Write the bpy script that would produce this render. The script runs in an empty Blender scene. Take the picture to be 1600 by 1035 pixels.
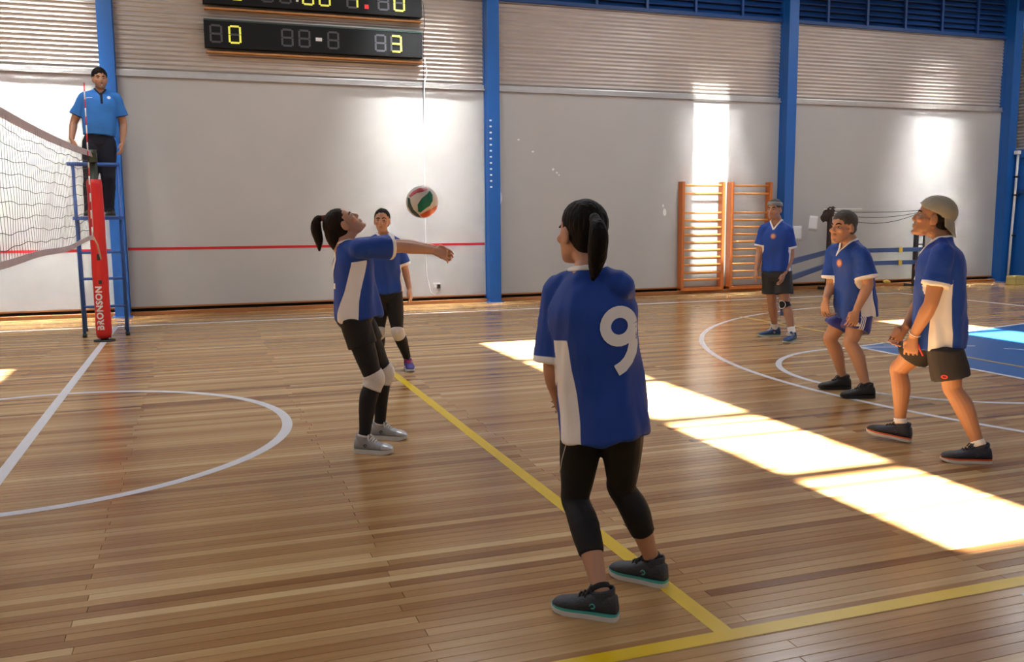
import bpy, bmesh, math, random
import numpy as np
from mathutils import Vector, Matrix, Quaternion
from mathutils.bvhtree import BVHTree
random.seed(7); RNG = np.random.default_rng(7)
SC = bpy.context.scene
COL = SC.collection

# ------------------------------------------------------------------ camera, world, sun, exposure
CAM_POS = np.array([1.20502761, -7.15415112, 1.53181196])
CAM_R = np.array([0.94383157, -0.33033906, -0.00762003])
CAM_U = np.array([0.04880032, 0.1165479, 0.99198544])
CAM_F = np.array([0.32680344, 0.93663904, -0.12612224])
FPX = 1391.868
cam_data = bpy.data.cameras.new('camera'); cam = bpy.data.objects.new('camera', cam_data); COL.objects.link(cam)
cam_data.sensor_width = 36.0; cam_data.lens = FPX / 1600 * 36.0; cam_data.clip_start = 0.05; cam_data.clip_end = 200
cam.matrix_world = Matrix((
    (CAM_R[0], CAM_U[0], -CAM_F[0], CAM_POS[0]), (CAM_R[1], CAM_U[1], -CAM_F[1], CAM_POS[1]),
    (CAM_R[2], CAM_U[2], -CAM_F[2], CAM_POS[2]), (0, 0, 0, 1)))
SC.camera = cam
vs = SC.view_settings
vs.view_transform = 'Standard'; vs.look = 'None'; vs.exposure = 0.0; vs.gamma = 1.0; vs.use_curve_mapping = False
SC.cycles.max_bounces = 8; SC.cycles.diffuse_bounces = 4; SC.cycles.glossy_bounces = 3
SC.cycles.blur_glossy = 1.0; SC.cycles.sample_clamp_direct = 400.0; SC.cycles.sample_clamp_indirect = 4.0; SC.cycles.caustics_reflective = False; SC.cycles.caustics_refractive = False

world = bpy.data.worlds.new('world'); SC.world = world; world.use_nodes = True
bg = world.node_tree.nodes['Background']; bg.inputs[0].default_value = (0.55, 0.72, 1.0, 1); bg.inputs[1].default_value = 1.2

SUN_D = Vector((0.0, 0.70, -1.0)).normalized()
sun_d = bpy.data.lights.new('sun', 'SUN'); sun_d.energy = 105.0; sun_d.angle = math.radians(1.0); sun_d.color = (1.0, 0.95, 0.86)
sun = bpy.data.objects.new('sun', sun_d); COL.objects.link(sun)
sun.rotation_mode = 'QUATERNION'; sun.rotation_quaternion = SUN_D.to_track_quat('-Z', 'Y')

def area(name, loc, target, sx, sy, power, color=(1, 1, 1), spread=180):
    d = bpy.data.lights.new(name, 'AREA'); d.shape = 'RECTANGLE'; d.size = sx; d.size_y = sy
    d.energy = power; d.color = color; d.spread = math.radians(spread)
    o = bpy.data.objects.new(name, d); COL.objects.link(o); o.location = loc
    v = Vector(target) - Vector(loc)
    o.rotation_mode = 'QUATERNION'; o.rotation_quaternion = v.to_track_quat('-Z', 'Y')
    return o
# daylight through the translucent roof sheets of the far slope, one strip in each bay
STRIPS = [(-13.6, -12.8), (-7.5, -6.7), (-1.5, -0.72), (4.45, 5.2), (10.48, 11.26), (16.5, 17.3)]
for a, b in STRIPS:
    area('skylight', ((a + b) / 2, 3.6, 7.05), ((a + b) / 2, 3.6 - 0.6, 0), 0.8, 6.0, 235, (0.94, 0.97, 1.0))
# the same strips where they reach the eaves: light falling down the wall face
for x, p, w, sp, q in ((-1.25, 62, 1.5, 40, (0.10, 0.55, 1.5)), (4.95, 36, 1.5, 38, (0.10, 0.5, 1.5)), (10.9, 16, 0.9, 24, (0.2, 0.8, 1.0)), (16.4, 34, 0.9, 34, (0.10, 0.5, 1.5))):
    for zt, m_ in zip((3.3, 2.1, 0.4), q):
        area('eaves_light', (x, 7.80, 6.35), (x, 8.5, zt), w, 0.25, p * m_, (1.0, 0.99, 0.96), sp)
# unseen area light added high along the near long wall as general fill
area('near_wall_fill', (3.0, -9.2, 5.6), (3.0, 0.0, 0.8), 30.0, 0.8, 190, (0.92, 0.96, 1.0))

# ------------------------------------------------------------------ helpers
def srgb(r, g, b):
    return tuple((c / 255 / 12.92) if c / 255 <= 0.04045 else ((c / 255 + 0.055) / 1.055) ** 2.4 for c in (r, g, b)) + (1.0,)

def tag(o, label=None, cat=None, group=None, kind=None):
    if label: o['label'] = label
    if cat: o['category'] = cat
    if group: o['group'] = group
    if kind: o['kind'] = kind
    return o

def empty(name, loc=(0, 0, 0), rz=0.0):
    o = bpy.data.objects.new(name, None); COL.objects.link(o); o.location = loc; o.rotation_euler = (0, 0, rz)
    o.empty_display_size = 0.1
    return o

def link(name, me, mat=None, parent=None, loc=None):
    o = bpy.data.objects.new(name, me); COL.objects.link(o)
    if mat is not None:
        if len(me.materials) == 0: me.materials.append(mat)
    if parent is not None: o.parent = parent
    if loc is not None: o.location = loc
    return o

def mesh(name, v, f, smooth=False):
    me = bpy.data.meshes.new(name); me.from_pydata([tuple(map(float, p)) for p in v], [], [tuple(map(int, q)) for q in f])
    if smooth: me.polygons.foreach_set('use_smooth', [True] * len(me.polygons))
    me.update(); return me

class MB:
    """collects boxes, bars, tubes and plates, then links them as ONE mesh object"""
    def __init__(s): s.v = []; s.f = []; s.sm = []
    def add(s, v, f, smooth=False):
        n = len(s.v); s.v.extend([tuple(map(float, p)) for p in v])
        for q in f: s.f.append(tuple(int(i) + n for i in q)); s.sm.append(smooth)
        return s
    def box(s, x0, x1, y0, y1, z0, z1, bev=0.0):
        if bev <= 0:
            v = [(x, y, z) for z in (z0, z1) for y in (y0, y1) for x in (x0, x1)]
            return s.add(v, [(0, 2, 3, 1), (4, 5, 7, 6), (0, 1, 5, 4), (2, 6, 7, 3), (0, 4, 6, 2), (1, 3, 7, 5)])
        bm = bmesh.new(); bmesh.ops.create_cube(bm, size=1)
        for q in bm.verts:
            q.co = Vector(((x0 + x1) / 2 + q.co.x * (x1 - x0), (y0 + y1) / 2 + q.co.y * (y1 - y0), (z0 + z1) / 2 + q.co.z * (z1 - z0)))
        bmesh.ops.bevel(bm, geom=bm.edges[:], offset=bev, segments=2, affect='EDGES', profile=0.6)
        bm.verts.index_update()
        s.add([q.co for q in bm.verts], [[w.index for w in fc.verts] for fc in bm.faces]); bm.free(); return s
    def tube(s, pts, r, n=10, cap=True, smooth=True):
        v, f = tube_vf(pts, r, n, cap); return s.add(v, f, smooth)
    def bar(s, a, b, w, h, up=(0, 0, 1)):
        a = np.array(a, float); b = np.array(b, float); d = (b - a) / np.linalg.norm(b - a)
        sd = np.cross(d, up); sd /= np.linalg.norm(sd); u = np.cross(sd, d)
        v = [p + i * sd * w / 2 + j * u * h / 2 for p in (a, b) for (i, j) in ((-1, -1), (1, -1), (1, 1), (-1, 1))]
        return s.add(v, [(0, 1, 2, 3), (7, 6, 5, 4), (0, 4, 5, 1), (1, 5, 6, 2), (2, 6, 7, 3), (3, 7, 4, 0)])
    def build(s, name, mat=None, parent=None, loc=None):
        me = bpy.data.meshes.new(name); me.from_pydata(s.v, [], s.f)
        me.polygons.foreach_set('use_smooth', s.sm); me.update()
        return link(name, me, mat, parent, loc)

def tube_vf(pts, r, n=10, cap=True, ref=None):
    P = np.array(pts, float); m = len(P)
    R = np.array([(q, q) if np.isscalar(q) else q for q in (r if hasattr(r, '__len__') else [r] * m)], float)
    T = np.gradient(P, axis=0); T /= np.linalg.norm(T, axis=1)[:, None] + 1e-12
    if ref is None:
        ref = np.array([0, 0, 1.0]) if abs(T[0][2]) < 0.9 else np.array([1.0, 0, 0])
    S = np.array(ref, float); V = []
    for i in range(m):
        S = S - T[i] * (S @ T[i]); S = S / (np.linalg.norm(S) + 1e-12); B = np.cross(T[i], S)
        for k in range(n):
            a = 2 * math.pi * k / n
            V.append(P[i] + S * R[i][0] * math.cos(a) + B * R[i][1] * math.sin(a))
    F = [(i * n + k, i * n + (k + 1) % n, (i + 1) * n + (k + 1) % n, (i + 1) * n + k) for i in range(m - 1) for k in range(n)]
    if cap:
        V.append(P[0]); V.append(P[-1]); c0, c1 = len(V) - 2, len(V) - 1
        F += [(c0, (k + 1) % n, k) for k in range(n)]; F += [(c1, (m - 1) * n + k, (m - 1) * n + (k + 1) % n) for k in range(n)]
    return V, F

def prism_vf(outline, z0, z1):
    n = len(outline); v = [(x, y, z0) for x, y in outline] + [(x, y, z1) for x, y in outline]
    return v, [tuple(range(n))[::-1], tuple(range(n, 2 * n))] + [(i, (i + 1) % n, n + (i + 1) % n, n + i) for i in range(n)]

# ------------------------------------------------------------------ materials
def mat(name, color, rough=0.5, metal=0.0, spec=0.5, noise=0.0, nscale=8.0, bump=0.0, bscale=60.0, coat=0.0, emit=None, estr=0.0, stretch=(1, 1, 1), sheen=0.0):
    m = bpy.data.materials.new(name); m.use_nodes = True; nt = m.node_tree; b = nt.nodes['Principled BSDF']
    c = color if len(color) == 4 else tuple(color) + (1,)
    b.inputs['Base Color'].default_value = c; b.inputs['Roughness'].default_value = rough; b.inputs['Metallic'].default_value = metal
    b.inputs['Specular IOR Level'].default_value = spec; b.inputs['Coat Weight'].default_value = coat; b.inputs['Coat Roughness'].default_value = 0.15
    if sheen: b.inputs['Sheen Weight'].default_value = sheen
    if emit: b.inputs['Emission Color'].default_value = emit; b.inputs['Emission Strength'].default_value = estr
    tc = nt.nodes.new('ShaderNodeTexCoord'); mp = nt.nodes.new('ShaderNodeMapping'); nt.links.new(tc.outputs['Object'], mp.inputs[0]); mp.inputs['Scale'].default_value = stretch
    if noise:
        nz = nt.nodes.new('ShaderNodeTexNoise'); nz.inputs['Scale'].default_value = nscale; nz.inputs['Detail'].default_value = 5; nt.links.new(mp.outputs[0], nz.inputs['Vector'])
        mx = nt.nodes.new('ShaderNodeMix'); mx.data_type = 'RGBA'
        mx.inputs['A'].default_value = tuple(q * (1 - noise) for q in c[:3]) + (1,); mx.inputs['B'].default_value = tuple(min(1, q * (1 + noise)) for q in c[:3]) + (1,)
        nt.links.new(nz.outputs['Fac'], mx.inputs['Factor']); nt.links.new(mx.outputs['Result'], b.inputs['Base Color'])
    if bump:
        n2 = nt.nodes.new('ShaderNodeTexNoise'); n2.inputs['Scale'].default_value = bscale; n2.inputs['Detail'].default_value = 4; nt.links.new(mp.outputs[0], n2.inputs['Vector'])
        bp = nt.nodes.new('ShaderNodeBump'); bp.inputs['Strength'].default_value = bump; bp.inputs['Distance'].default_value = 0.02
        nt.links.new(n2.outputs['Fac'], bp.inputs['Height']); nt.links.new(bp.outputs[0], b.inputs['Normal'])
    return m

def attr_mat(name, attr, c0, c1, rough=0.6, bump=0.15, bscale=300.0, sheen=0.2, soft=0.0015, noise=0.10):
    """two-colour cloth: the float attribute says which cloth a point is cut from (> 0: second colour)"""
    m = mat(name, c0, rough, bump=bump, bscale=bscale, sheen=sheen, spec=0.3); nt = m.node_tree; b = nt.nodes['Principled BSDF']
    at = nt.nodes.new('ShaderNodeAttribute'); at.attribute_name = attr
    mr = nt.nodes.new('ShaderNodeMapRange'); mr.inputs['From Min'].default_value = -soft; mr.inputs['From Max'].default_value = soft
    nt.links.new(at.outputs['Fac'], mr.inputs['Value'])
    nz = nt.nodes.new('ShaderNodeTexNoise'); nz.inputs['Scale'].default_value = 9; tc = nt.nodes.new('ShaderNodeTexCoord'); nt.links.new(tc.outputs['Object'], nz.inputs['Vector'])
    m0 = nt.nodes.new('ShaderNodeMix'); m0.data_type = 'RGBA'; m0.inputs['A'].default_value = tuple(q * (1 - noise) for q in c0[:3]) + (1,); m0.inputs['B'].default_value = tuple(q * (1 + noise) for q in c0[:3]) + (1,)
    nt.links.new(nz.outputs['Fac'], m0.inputs['Factor'])
    mx = nt.nodes.new('ShaderNodeMix'); mx.data_type = 'RGBA'; mx.inputs['B'].default_value = c1
    nt.links.new(m0.outputs['Result'], mx.inputs['A']); nt.links.new(mr.outputs[0], mx.inputs['Factor']); nt.links.new(mx.outputs['Result'], b.inputs['Base Color'])
    return m

def color_mat(name, attr, rough=0.5, bump=0.0, bscale=200.0, spec=0.4, sss=0.0):
    m = mat(name, (0.5, 0.5, 0.5), rough, bump=bump, bscale=bscale, spec=spec); nt = m.node_tree; b = nt.nodes['Principled BSDF']
    at = nt.nodes.new('ShaderNodeAttribute'); at.attribute_name = attr; nt.links.new(at.outputs['Color'], b.inputs['Base Color'])
    return m

M = {}
M['panel'] = mat('painted_panel', (0.44, 0.44, 0.43), 0.42, noise=0.05, nscale=1.3, bump=0.05, bscale=90, spec=0.45)
M['galv'] = mat('galvanised_sheet', (0.54, 0.50, 0.46), 0.36, metal=0.45, noise=0.16, nscale=1.6, stretch=(1, 1, 6), bump=0.03, bscale=30)
M['flash'] = mat('galvanised_trim', (0.55, 0.54, 0.53), 0.32, metal=0.7, noise=0.15, nscale=5)
M['blue_steel'] = mat('blue_paint_steel', srgb(26, 92, 168), 0.38, noise=0.08, nscale=3)
M['blue_dark'] = mat('blue_paint_louvre', srgb(22, 66, 128), 0.5, noise=0.1, nscale=3)
M['dark_gap'] = mat('dark_void', (0.03, 0.022, 0.018), 0.8)
M['kerb'] = mat('varnished_kerb', srgb(150, 96, 52), 0.6, noise=0.25, nscale=4, stretch=(0.4, 4, 4))
M['red_paint'] = mat('red_wall_paint', srgb(190, 30, 40), 0.4)
M['white'] = mat('white_plain', (0.80, 0.80, 0.78), 0.45)
M['roof'] = mat('roof_sheet', (0.22, 0.22, 0.22), 0.6, noise=0.1)
M['wood_beam'] = mat('timber_beam', srgb(128, 92, 62), 0.6, noise=0.2, nscale=6)
M['plain_wall'] = mat('plain_wall', (0.50, 0.47, 0.43), 0.6, noise=0.06)
M['black'] = mat('black_plastic', (0.012, 0.012, 0.014), 0.4)
M['black_steel'] = mat('black_steel', (0.02, 0.02, 0.022), 0.45)
# ------------------------------------------------------------------ floor
def plank_material():
    m = bpy.data.materials.new('strip_floor_wood'); m.use_nodes = True; nt = m.node_tree; b = nt.nodes['Principled BSDF']
    at = nt.nodes.new('ShaderNodeAttribute'); at.attribute_name = 'tone'
    rp = nt.nodes.new('ShaderNodeValToRGB'); e = rp.color_ramp.elements
    e[0].position = 0.0; e[0].color = (0.195, 0.080, 0.028, 1); e[1].position = 1.0; e[1].color = (0.62, 0.43, 0.215, 1)
    for p, c in ((0.25, (0.285, 0.136, 0.049, 1)), (0.5, (0.385, 0.210, 0.085, 1)), (0.75, (0.485, 0.298, 0.132, 1))):
        q = e.new(p); q.color = c
    tc = nt.nodes.new('ShaderNodeTexCoord'); mp = nt.nodes.new('ShaderNodeMapping'); mp.inputs['Scale'].default_value = (0.35, 34, 34)
    nt.links.new(tc.outputs['Object'], mp.inputs[0])
    nz = nt.nodes.new('ShaderNodeTexNoise'); nz.inputs['Scale'].default_value = 1.0; nz.inputs['Detail'].default_value = 6; nt.links.new(mp.outputs[0], nz.inputs['Vector'])
    ad = nt.nodes.new('ShaderNodeMath'); ad.operation = 'MULTIPLY_ADD'; ad.inputs[1].default_value = 0.42; nt.links.new(nz.outputs['Fac'], ad.inputs[0])
    sb = nt.nodes.new('ShaderNodeMath'); sb.operation = 'SUBTRACT'; sb.inputs[1].default_value = 0.21; nt.links.new(at.outputs['Fac'], sb.inputs[0]); nt.links.new(sb.outputs[0], ad.inputs[2])
    nt.links.new(ad.outputs[0], rp.inputs['Fac']); nt.links.new(rp.outputs['Color'], b.inputs['Base Color'])
    n2 = nt.nodes.new('ShaderNodeTexNoise'); n2.inputs['Scale'].default_value = 2.5; n2.inputs['Detail'].default_value = 4; nt.links.new(tc.outputs['Object'], n2.inputs['Vector'])
    mr = nt.nodes.new('ShaderNodeMapRange'); mr.inputs['To Min'].default_value = 0.16; mr.inputs['To Max'].default_value = 0.25; nt.links.new(n2.outputs['Fac'], mr.inputs['Value']); nt.links.new(mr.outputs[0], b.inputs['Roughness'])
    b.inputs['Specular IOR Level'].default_value = 0.42
    return m
M['plank'] = plank_material()
M['floor_base'] = mat('floor_underlay', (0.09, 0.045, 0.02), 0.8)
def paint(name, c): return mat(name, c, 0.30, noise=0.06, nscale=6)
M['line_white'] = paint('white_line_paint', (0.66, 0.66, 0.70)); M['line_yellow'] = paint('yellow_line_paint', srgb(222, 186, 22)); M['key_blue'] = paint('blue_key_paint', srgb(38, 92, 158))
M['line_worn'] = paint('worn_yellow_paint', srgb(196, 158, 70))

fl = MB().box(-17, 18.7, -9.5, 8.75, -0.12, -0.02).build('floor', M['floor_base']); tag(fl, kind='structure')
PW, PL, X_J = 0.06, 2.44, 1.91
def tone():
    t = random.gauss(0.57, 0.16)
    if random.random() < 0.12: t -= 0.24
    if random.random() < 0.10: t += 0.22
    return max(0.0, min(1.0, t))
planks = []
rows = int((8.62 + 9.5) / PW)
for r in range(rows):
    y0 = -9.5 + r * PW
    off = X_J + (PL / 2 if r % 2 else 0.0) + random.uniform(-0.03, 0.03)
    k0 = math.floor((-17 - off) / PL)
    x = off + k0 * PL
    while x < 18.7:
        x0, x1 = max(x, -17), min(x + PL, 18.7)
        if x1 - x0 > 0.05: planks.append((x0, x1, y0, y0 + PW, tone()))
        x += PL
def flat_vf(x0, x1, y0, y1):
    return [(x0, y0, 0), (x1, y0, 0), (x1, y1, 0), (x0, y1, 0)], [(0, 1, 2, 3)]
def plank_vf(x0, x1, y0, y1):
    g = 0.0007; c = 0.0016
    x0 += g; x1 -= g; y0 += g; y1 -= g
    v = [(x0, y0, -0.02), (x1, y0, -0.02), (x1, y1, -0.02), (x0, y1, -0.02), (x0, y0, -c), (x1, y0, -c), (x1, y1, -c), (x0, y1, -c),
         (x0 + c, y0 + c, 0), (x1 - c, y0 + c, 0), (x1 - c, y1 - c, 0), (x0 + c, y1 - c, 0)]
    f = [(8, 9, 10, 11)] + [(a, (a + 1) % 4, 4 + (a + 1) % 4, 4 + a) for a in range(4)] + [(4 + a, 4 + (a + 1) % 4, 8 + (a + 1) % 4, 8 + a) for a in range(4)]
    return v, f
def seen(x0, x1, y0, y1):
    best = 0
    for t in (0.0, 0.25, 0.5, 0.75, 1.0):
        d = np.array([x0 + t * (x1 - x0), (y0 + y1) / 2, 0]) - CAM_POS; z = d @ CAM_F
        if z > 0.3:
            u, w = 800 + FPX * (d @ CAM_R) / z, 517.5 - FPX * (d @ CAM_U) / z
            if -60 < u < 1660 and 330 < w < 1045: best = max(best, 1.0 / z)
    return best
planks.sort(key=lambda q: -seen(*q[:4]))
for (x0, x1, y0, y1, t) in planks[:300]:
    v, f = plank_vf(x0, x1, y0, y1); me = mesh('plank', v, f)
    a = me.attributes.new('tone', 'FLOAT', 'POINT'); a.data.foreach_set('value', [t] * len(v))
    link('plank', me, M['plank'], fl)
V, F, T = [], [], []
for (x0, x1, y0, y1, t) in planks[300:]:
    v, f = (plank_vf if y1 < 0.0 else flat_vf)(x0, x1, y0, y1); n = len(V); V += v; F += [tuple(i + n for i in q) for q in f]; T += [t] * len(v)
me = mesh('far_planks', V, F); a = me.attributes.new('tone', 'FLOAT', 'POINT'); a.data.foreach_set('value', T)
tag(link('planking', me, M['plank'], fl), kind='stuff')

PZ = 0.0012
def strip(pts, w, m, label, closed=False, z=PZ):
    P = np.array(pts, float); n = len(P)
    T_ = (np.roll(P, -1, 0) - np.roll(P, 1, 0)) if closed else np.gradient(P, axis=0)
    T_ /= np.linalg.norm(T_, axis=1)[:, None]; N = np.c_[-T_[:, 1], T_[:, 0]] * w / 2
    v = [(*p, z) for p in P + N] + [(*p, z) for p in P - N]
    f = [(n + i, n + (i + 1) % n, (i + 1) % n, i) for i in range(n if closed else n - 1)]
    o = link('painted_line', mesh('painted_line', v, f), m, fl); o['label'] = label
    return o
def arc(cx, cy, r, a0, a1, n=96): return [(cx + r * math.cos(math.radians(a0 + (a1 - a0) * i / (n - 1))), cy + r * math.sin(math.radians(a0 + (a1 - a0) * i / (n - 1)))) for i in range(n)]
LW = 0.075
strip([(0, -7.4), (0, 6.92)], LW, M['line_white'], 'white centre line under the net')
strip(arc(0, -0.22, 1.775, 0, 357, 120), LW, M['line_white'], 'white centre circle', closed=True, z=PZ + 0.0002)
strip([(2.975, -4.44), (2.975, 2.2)], LW, M['line_yellow'], 'yellow attack line')
strip([(-9, -4.475), (9.01, -4.475)], LW, M['line_yellow'], 'yellow near sideline', z=PZ + 0.0002)
strip([(8.975, -4.44), (8.975, 4.5)], 0.05, M['line_worn'], 'worn thin yellow back line', z=PZ + 0.0008)
strip([(-14.2, 6.92), (14.2, 6.92)], 0.11, M['line_white'], 'white far sideline')
strip([(14.2, -7.4), (14.2, 6.92)], 0.08, M['line_white'], 'white baseline beyond the blue key', z=PZ + 0.0002)
strip(arc(12.01, -0.45, 5.74, 95, 265, 120), 0.06, M['line_white'], 'large white three-point arc')
strip(arc(8.13, -0.35, 1.59, 60, 300, 90), 0.06, M['line_white'], 'small white free-throw arc')
kv = [(8.42, 1.24), (8.42, -1.94), (14.17, -3.45), (14.17, 2.75)]
o = link('painted_key', mesh('painted_key', [(x, y, PZ - 0.0006) for x, y in kv], [(0, 1, 2, 3)]), M['key_blue'], fl); o['label'] = 'blue painted key area'
strip([(8.42, 1.30), (8.42, -2.0)], 0.06, M['line_white'], 'white free-throw line', z=PZ + 0.0004)
strip([(8.40, 1.27), (14.17, 2.75)], 0.06, M['line_white'], 'white far edge of the key', z=PZ + 0.0006)
strip([(8.40, -1.97), (14.17, -3.45)], 0.06, M['line_white'], 'white near edge of the key', z=PZ + 0.0006)
strip([(8.80, 1.26), (9.72, 0.80)], 0.04, M['line_white'], 'short white dash inside the key', z=PZ + 0.0008)
strip([(9.86, 0.53), (10.4, -0.20)], 0.04, M['line_white'], 'second short white dash inside the key', z=PZ + 0.0008)
strip([(4.28, -4.60), (5.2, -4.60)], 0.05, M['line_white'], 'short white dash beside the yellow sideline')

# ------------------------------------------------------------------ far wall: panels, corrugated sheets, louvres, columns
WY = 8.5
BAYS = [(-12.4, -6.25), (-6.25, 0.0), (0.0, 6.27), (6.27, 12.55), (12.55, 18.45)]
wb = MB().box(-17, 18.7, WY + 0.12, WY + 0.25, 0, 6.6).build('wall_back', M['dark_gap']); tag(wb, kind='structure')
for i, (a, b) in enumerate(BAYS):
    o = MB().box(a + 0.012, b - 0.012, WY, WY + 0.08, 0.135, 3.86, 0.004).build('wall_panel', M['panel'], wb)
    for row, (z0, z1, dy) in enumerate(((3.88, 4.66, 0.012), (4.60, 5.42, 0.0))):
        for h in range(2):
            x0, x1 = a + (b - a) * h / 2 - (0.03 if h else 0), a + (b - a) * (h + 1) / 2
            n = int((z1 - z0) / 0.0725 * 8); zs = np.linspace(z0, z1, n + 1)
            yy = [WY + 0.03 + dy + 0.006 * h - 0.013 * math.cos(2 * math.pi * (z - 3.88) / 0.0725) for z in zs]
            nx = 7; v = []
            for j in range(nx):
                xx = x0 + (x1 - x0) * j / (nx - 1); wob = 0.004 * math.sin(i * 2.1 + h * 3.3 + row + j * 1.7)
                v += [(xx, y + wob, z) for y, z in zip(yy, zs)]
            m = n + 1
            f = [(j * m + k, (j + 1) * m + k, (j + 1) * m + k + 1, j * m + k + 1) for j in range(nx - 1) for k in range(n)]
            link('corrugated_sheet', mesh('corrugated_sheet', v, f, True), M['galv'], wb)
    fm = MB(); fm.box(a + 0.01, b - 0.01, WY - 0.028, WY + 0.02, 3.825, 3.895, 0.006); fm.box(a + 0.01, b - 0.01, WY - 0.045, WY - 0.03, 3.80, 3.825)
    fm.build('drip_flashing', M['flash'], wb)
for a, b in ((-6.2, -0.12), (0.12, 6.15)):
    link('red_stripe', mesh('red_stripe', [(a, WY - 0.003, 1.055), (b, WY - 0.003, 1.04), (b, WY - 0.003, 1.085), (a, WY - 0.003, 1.10)], [(0, 1, 2, 3)]), M['red_paint'], wb)
# scuffs where the paint has chipped
def scuff(x, z, w, h, n=9):
    pts = [(x + w * (0.6 + 0.4 * random.random()) * math.cos(2 * math.pi * k / n), z + h * (0.6 + 0.4 * random.random()) * math.sin(2 * math.pi * k / n)) for k in range(n)]
    link('paint_chip', mesh('paint_chip', [(px, WY - 0.002, pz) for px, pz in pts], [tuple(range(n))]), M['white'], wb)
for s_ in ((9.86, 1.62, 0.045, 0.09), (9.82, 1.74, 0.02, 0.04), (6.46, 1.88, 0.04, 0.14), (6.82, 2.95, 0.03, 0.02), (7.10, 2.74, 0.035, 0.02), (7.5, 2.42, 0.03, 0.03), (7.58, 2.36, 0.03, 0.02), (7.62, 2.32, 0.02, 0.02)): scuff(*s_)
for i, (a, b) in enumerate(BAYS):
    w = empty('window_%d' % (i + 1), ((a + b) / 2, WY, 5.42)); tag(w, kind='structure'); w['label'] = 'blue louvred clerestory opening above the corrugated sheets'
    cx = (a + b) / 2
    MB().box(a - cx, b - cx, 0.10, 0.12, 0.0, 1.1).build('louvre_backing', M['dark_gap'], w)
    for k in range(9):
        z = 0.06 + k * 0.115
        MB().add([(a - cx, -0.01, z - 0.05), (b - cx, -0.01, z - 0.05), (b - cx, 0.08, z + 0.055), (a - cx, 0.08, z + 0.055), (a - cx, 0.0, z - 0.06), (b - cx, 0.0, z - 0.06), (b - cx, 0.09, z + 0.045), (a - cx, 0.09, z + 0.045)],
                 [(0, 1, 2, 3), (4, 7, 6, 5), (0, 4, 5, 1), (3, 2, 6, 7), (0, 3, 7, 4), (1, 5, 6, 2)]).build('louvre_slat', M['blue_dark'], w)
    for k in range(7):
        x = (a - cx) + (b - a) * k / 6; MB().box(x - 0.025, x + 0.025, -0.05, 0.0, 0.0, 1.1).build('mullion', M['blue_dark'], w)
    MB().box(a - cx, b - cx, -0.04, 0.03, -0.045, 0.02).build('sill_angle', M['blue_dark'], w)
for i, x in enumerate((-6.25, 0.0, 6.27, 12.56, 18.43)):
    m = MB(); m.box(x - 0.11, x + 0.11, WY - 0.25, WY - 0.235, 0, 6.6); m.box(x - 0.11, x + 0.11, WY - 0.04, WY + 0.1, 0, 6.6); m.box(x - 0.10, x + 0.10, WY - 0.235, WY - 0.04, 0, 6.6)
    p = m.build('pillar', M['blue_steel']); tag(p, kind='structure')
    p['label'] = ['blue steel column outside the left of the view', 'blue steel column behind the referee', 'blue steel column with white tick marks', 'blue steel column beside the wall bars', 'blue steel corner column'][i]; p['category'] = 'column'
    MB().box(x - 0.15, x + 0.15, WY - 0.29, WY + 0.0, 0, 0.015).build('base_plate', M['blue_steel'], p)
    if i == 2:
        for k in range(12):
            z = 2.07 + k * 0.1065; MB().box(x - 0.085, x - 0.045, WY - 0.2525, WY - 0.25, z, z + 0.028).build('measuring_mark', M['white'], p)
kb = empty('baseboard_back', (0, WY, 0)); tag(kb, kind='structure')
for a, b in BAYS:
    x = a + 0.02
    while x < b - 0.1:
        x2 = min(x + 2.05, b - 0.02)
        MB().box(x, x2 - 0.004, -0.10, -0.005, 0.0, 0.062, 0.006).build('kerb_board', M['kerb'], kb); x = x2
    MB().box(a + 0.02, b - 0.02, -0.02, 0.02, 0.112, 0.138).build('panel_batten', M['kerb'], kb)

# ------------------------------------------------------------------ right end wall, other walls, roof
wr = MB().box(18.66, 18.85, -9.5, 8.75, 0, 6.6).build('wall_right', M['plain_wall']); tag(wr, kind='structure')
zs = np.linspace(2.95, 6.0, 340); v = []
for y in (-9.4, 8.36): v += [(18.63 - 0.013 * math.cos(2 * math.pi * z / 0.0725), y, z) for z in zs]
link('corrugated_sheet', mesh('corrugated_sheet', v, [(k, k + 1, 340 + k + 1, 340 + k) for k in range(339)], True), M['galv'], wr)
d = empty('door_1', (18.64, 7.4, 0)); tag(d, kind='structure'); d['label'] = 'tall blue steel door at the end of the hall'
MB().box(-0.03, 0.0, -1.2, 0.88, 0.0, 2.02).build('door_leaf', M['blue_steel'], d)
MB().box(-0.04, 0.0, -1.2, 0.88, 2.06, 2.78).build('transom_panel', M['blue_steel'], d)
MB().box(-0.09, 0.0, -1.3, 0.95, 2.78, 2.95).build('door_head', M['blue_steel'], d)
MB().box(-0.07, 0.0, -1.3, 0.90, 1.98, 2.08).build('door_rail', M['blue_dark'], d)
MB().box(-0.07, 0.0, 0.88, 0.95, 0.0, 2.78).build('door_jamb', M['blue_steel'], d)
wl = MB().box(-17.2, -17, -9.5, 8.75, 0, 6.6).build('wall_left', M['plain_wall']); tag(wl, kind='structure')
wf = MB().box(-17, 18.7, -9.7, -9.5, 0, 6.6).build('wall_front', M['plain_wall']); tag(wf, kind='structure')
ce = empty('ceiling', (0, 0, 6.3)); tag(ce, kind='structure')
YN, YR, YF, ZE, ZR = -9.75, -0.5, 8.8, 6.3, 8.25
def zroof(y): return ZE + (ZR - ZE) * ((y - YN) / (YR - YN) if y < YR else (YF - y) / (YF - YR))
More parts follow.
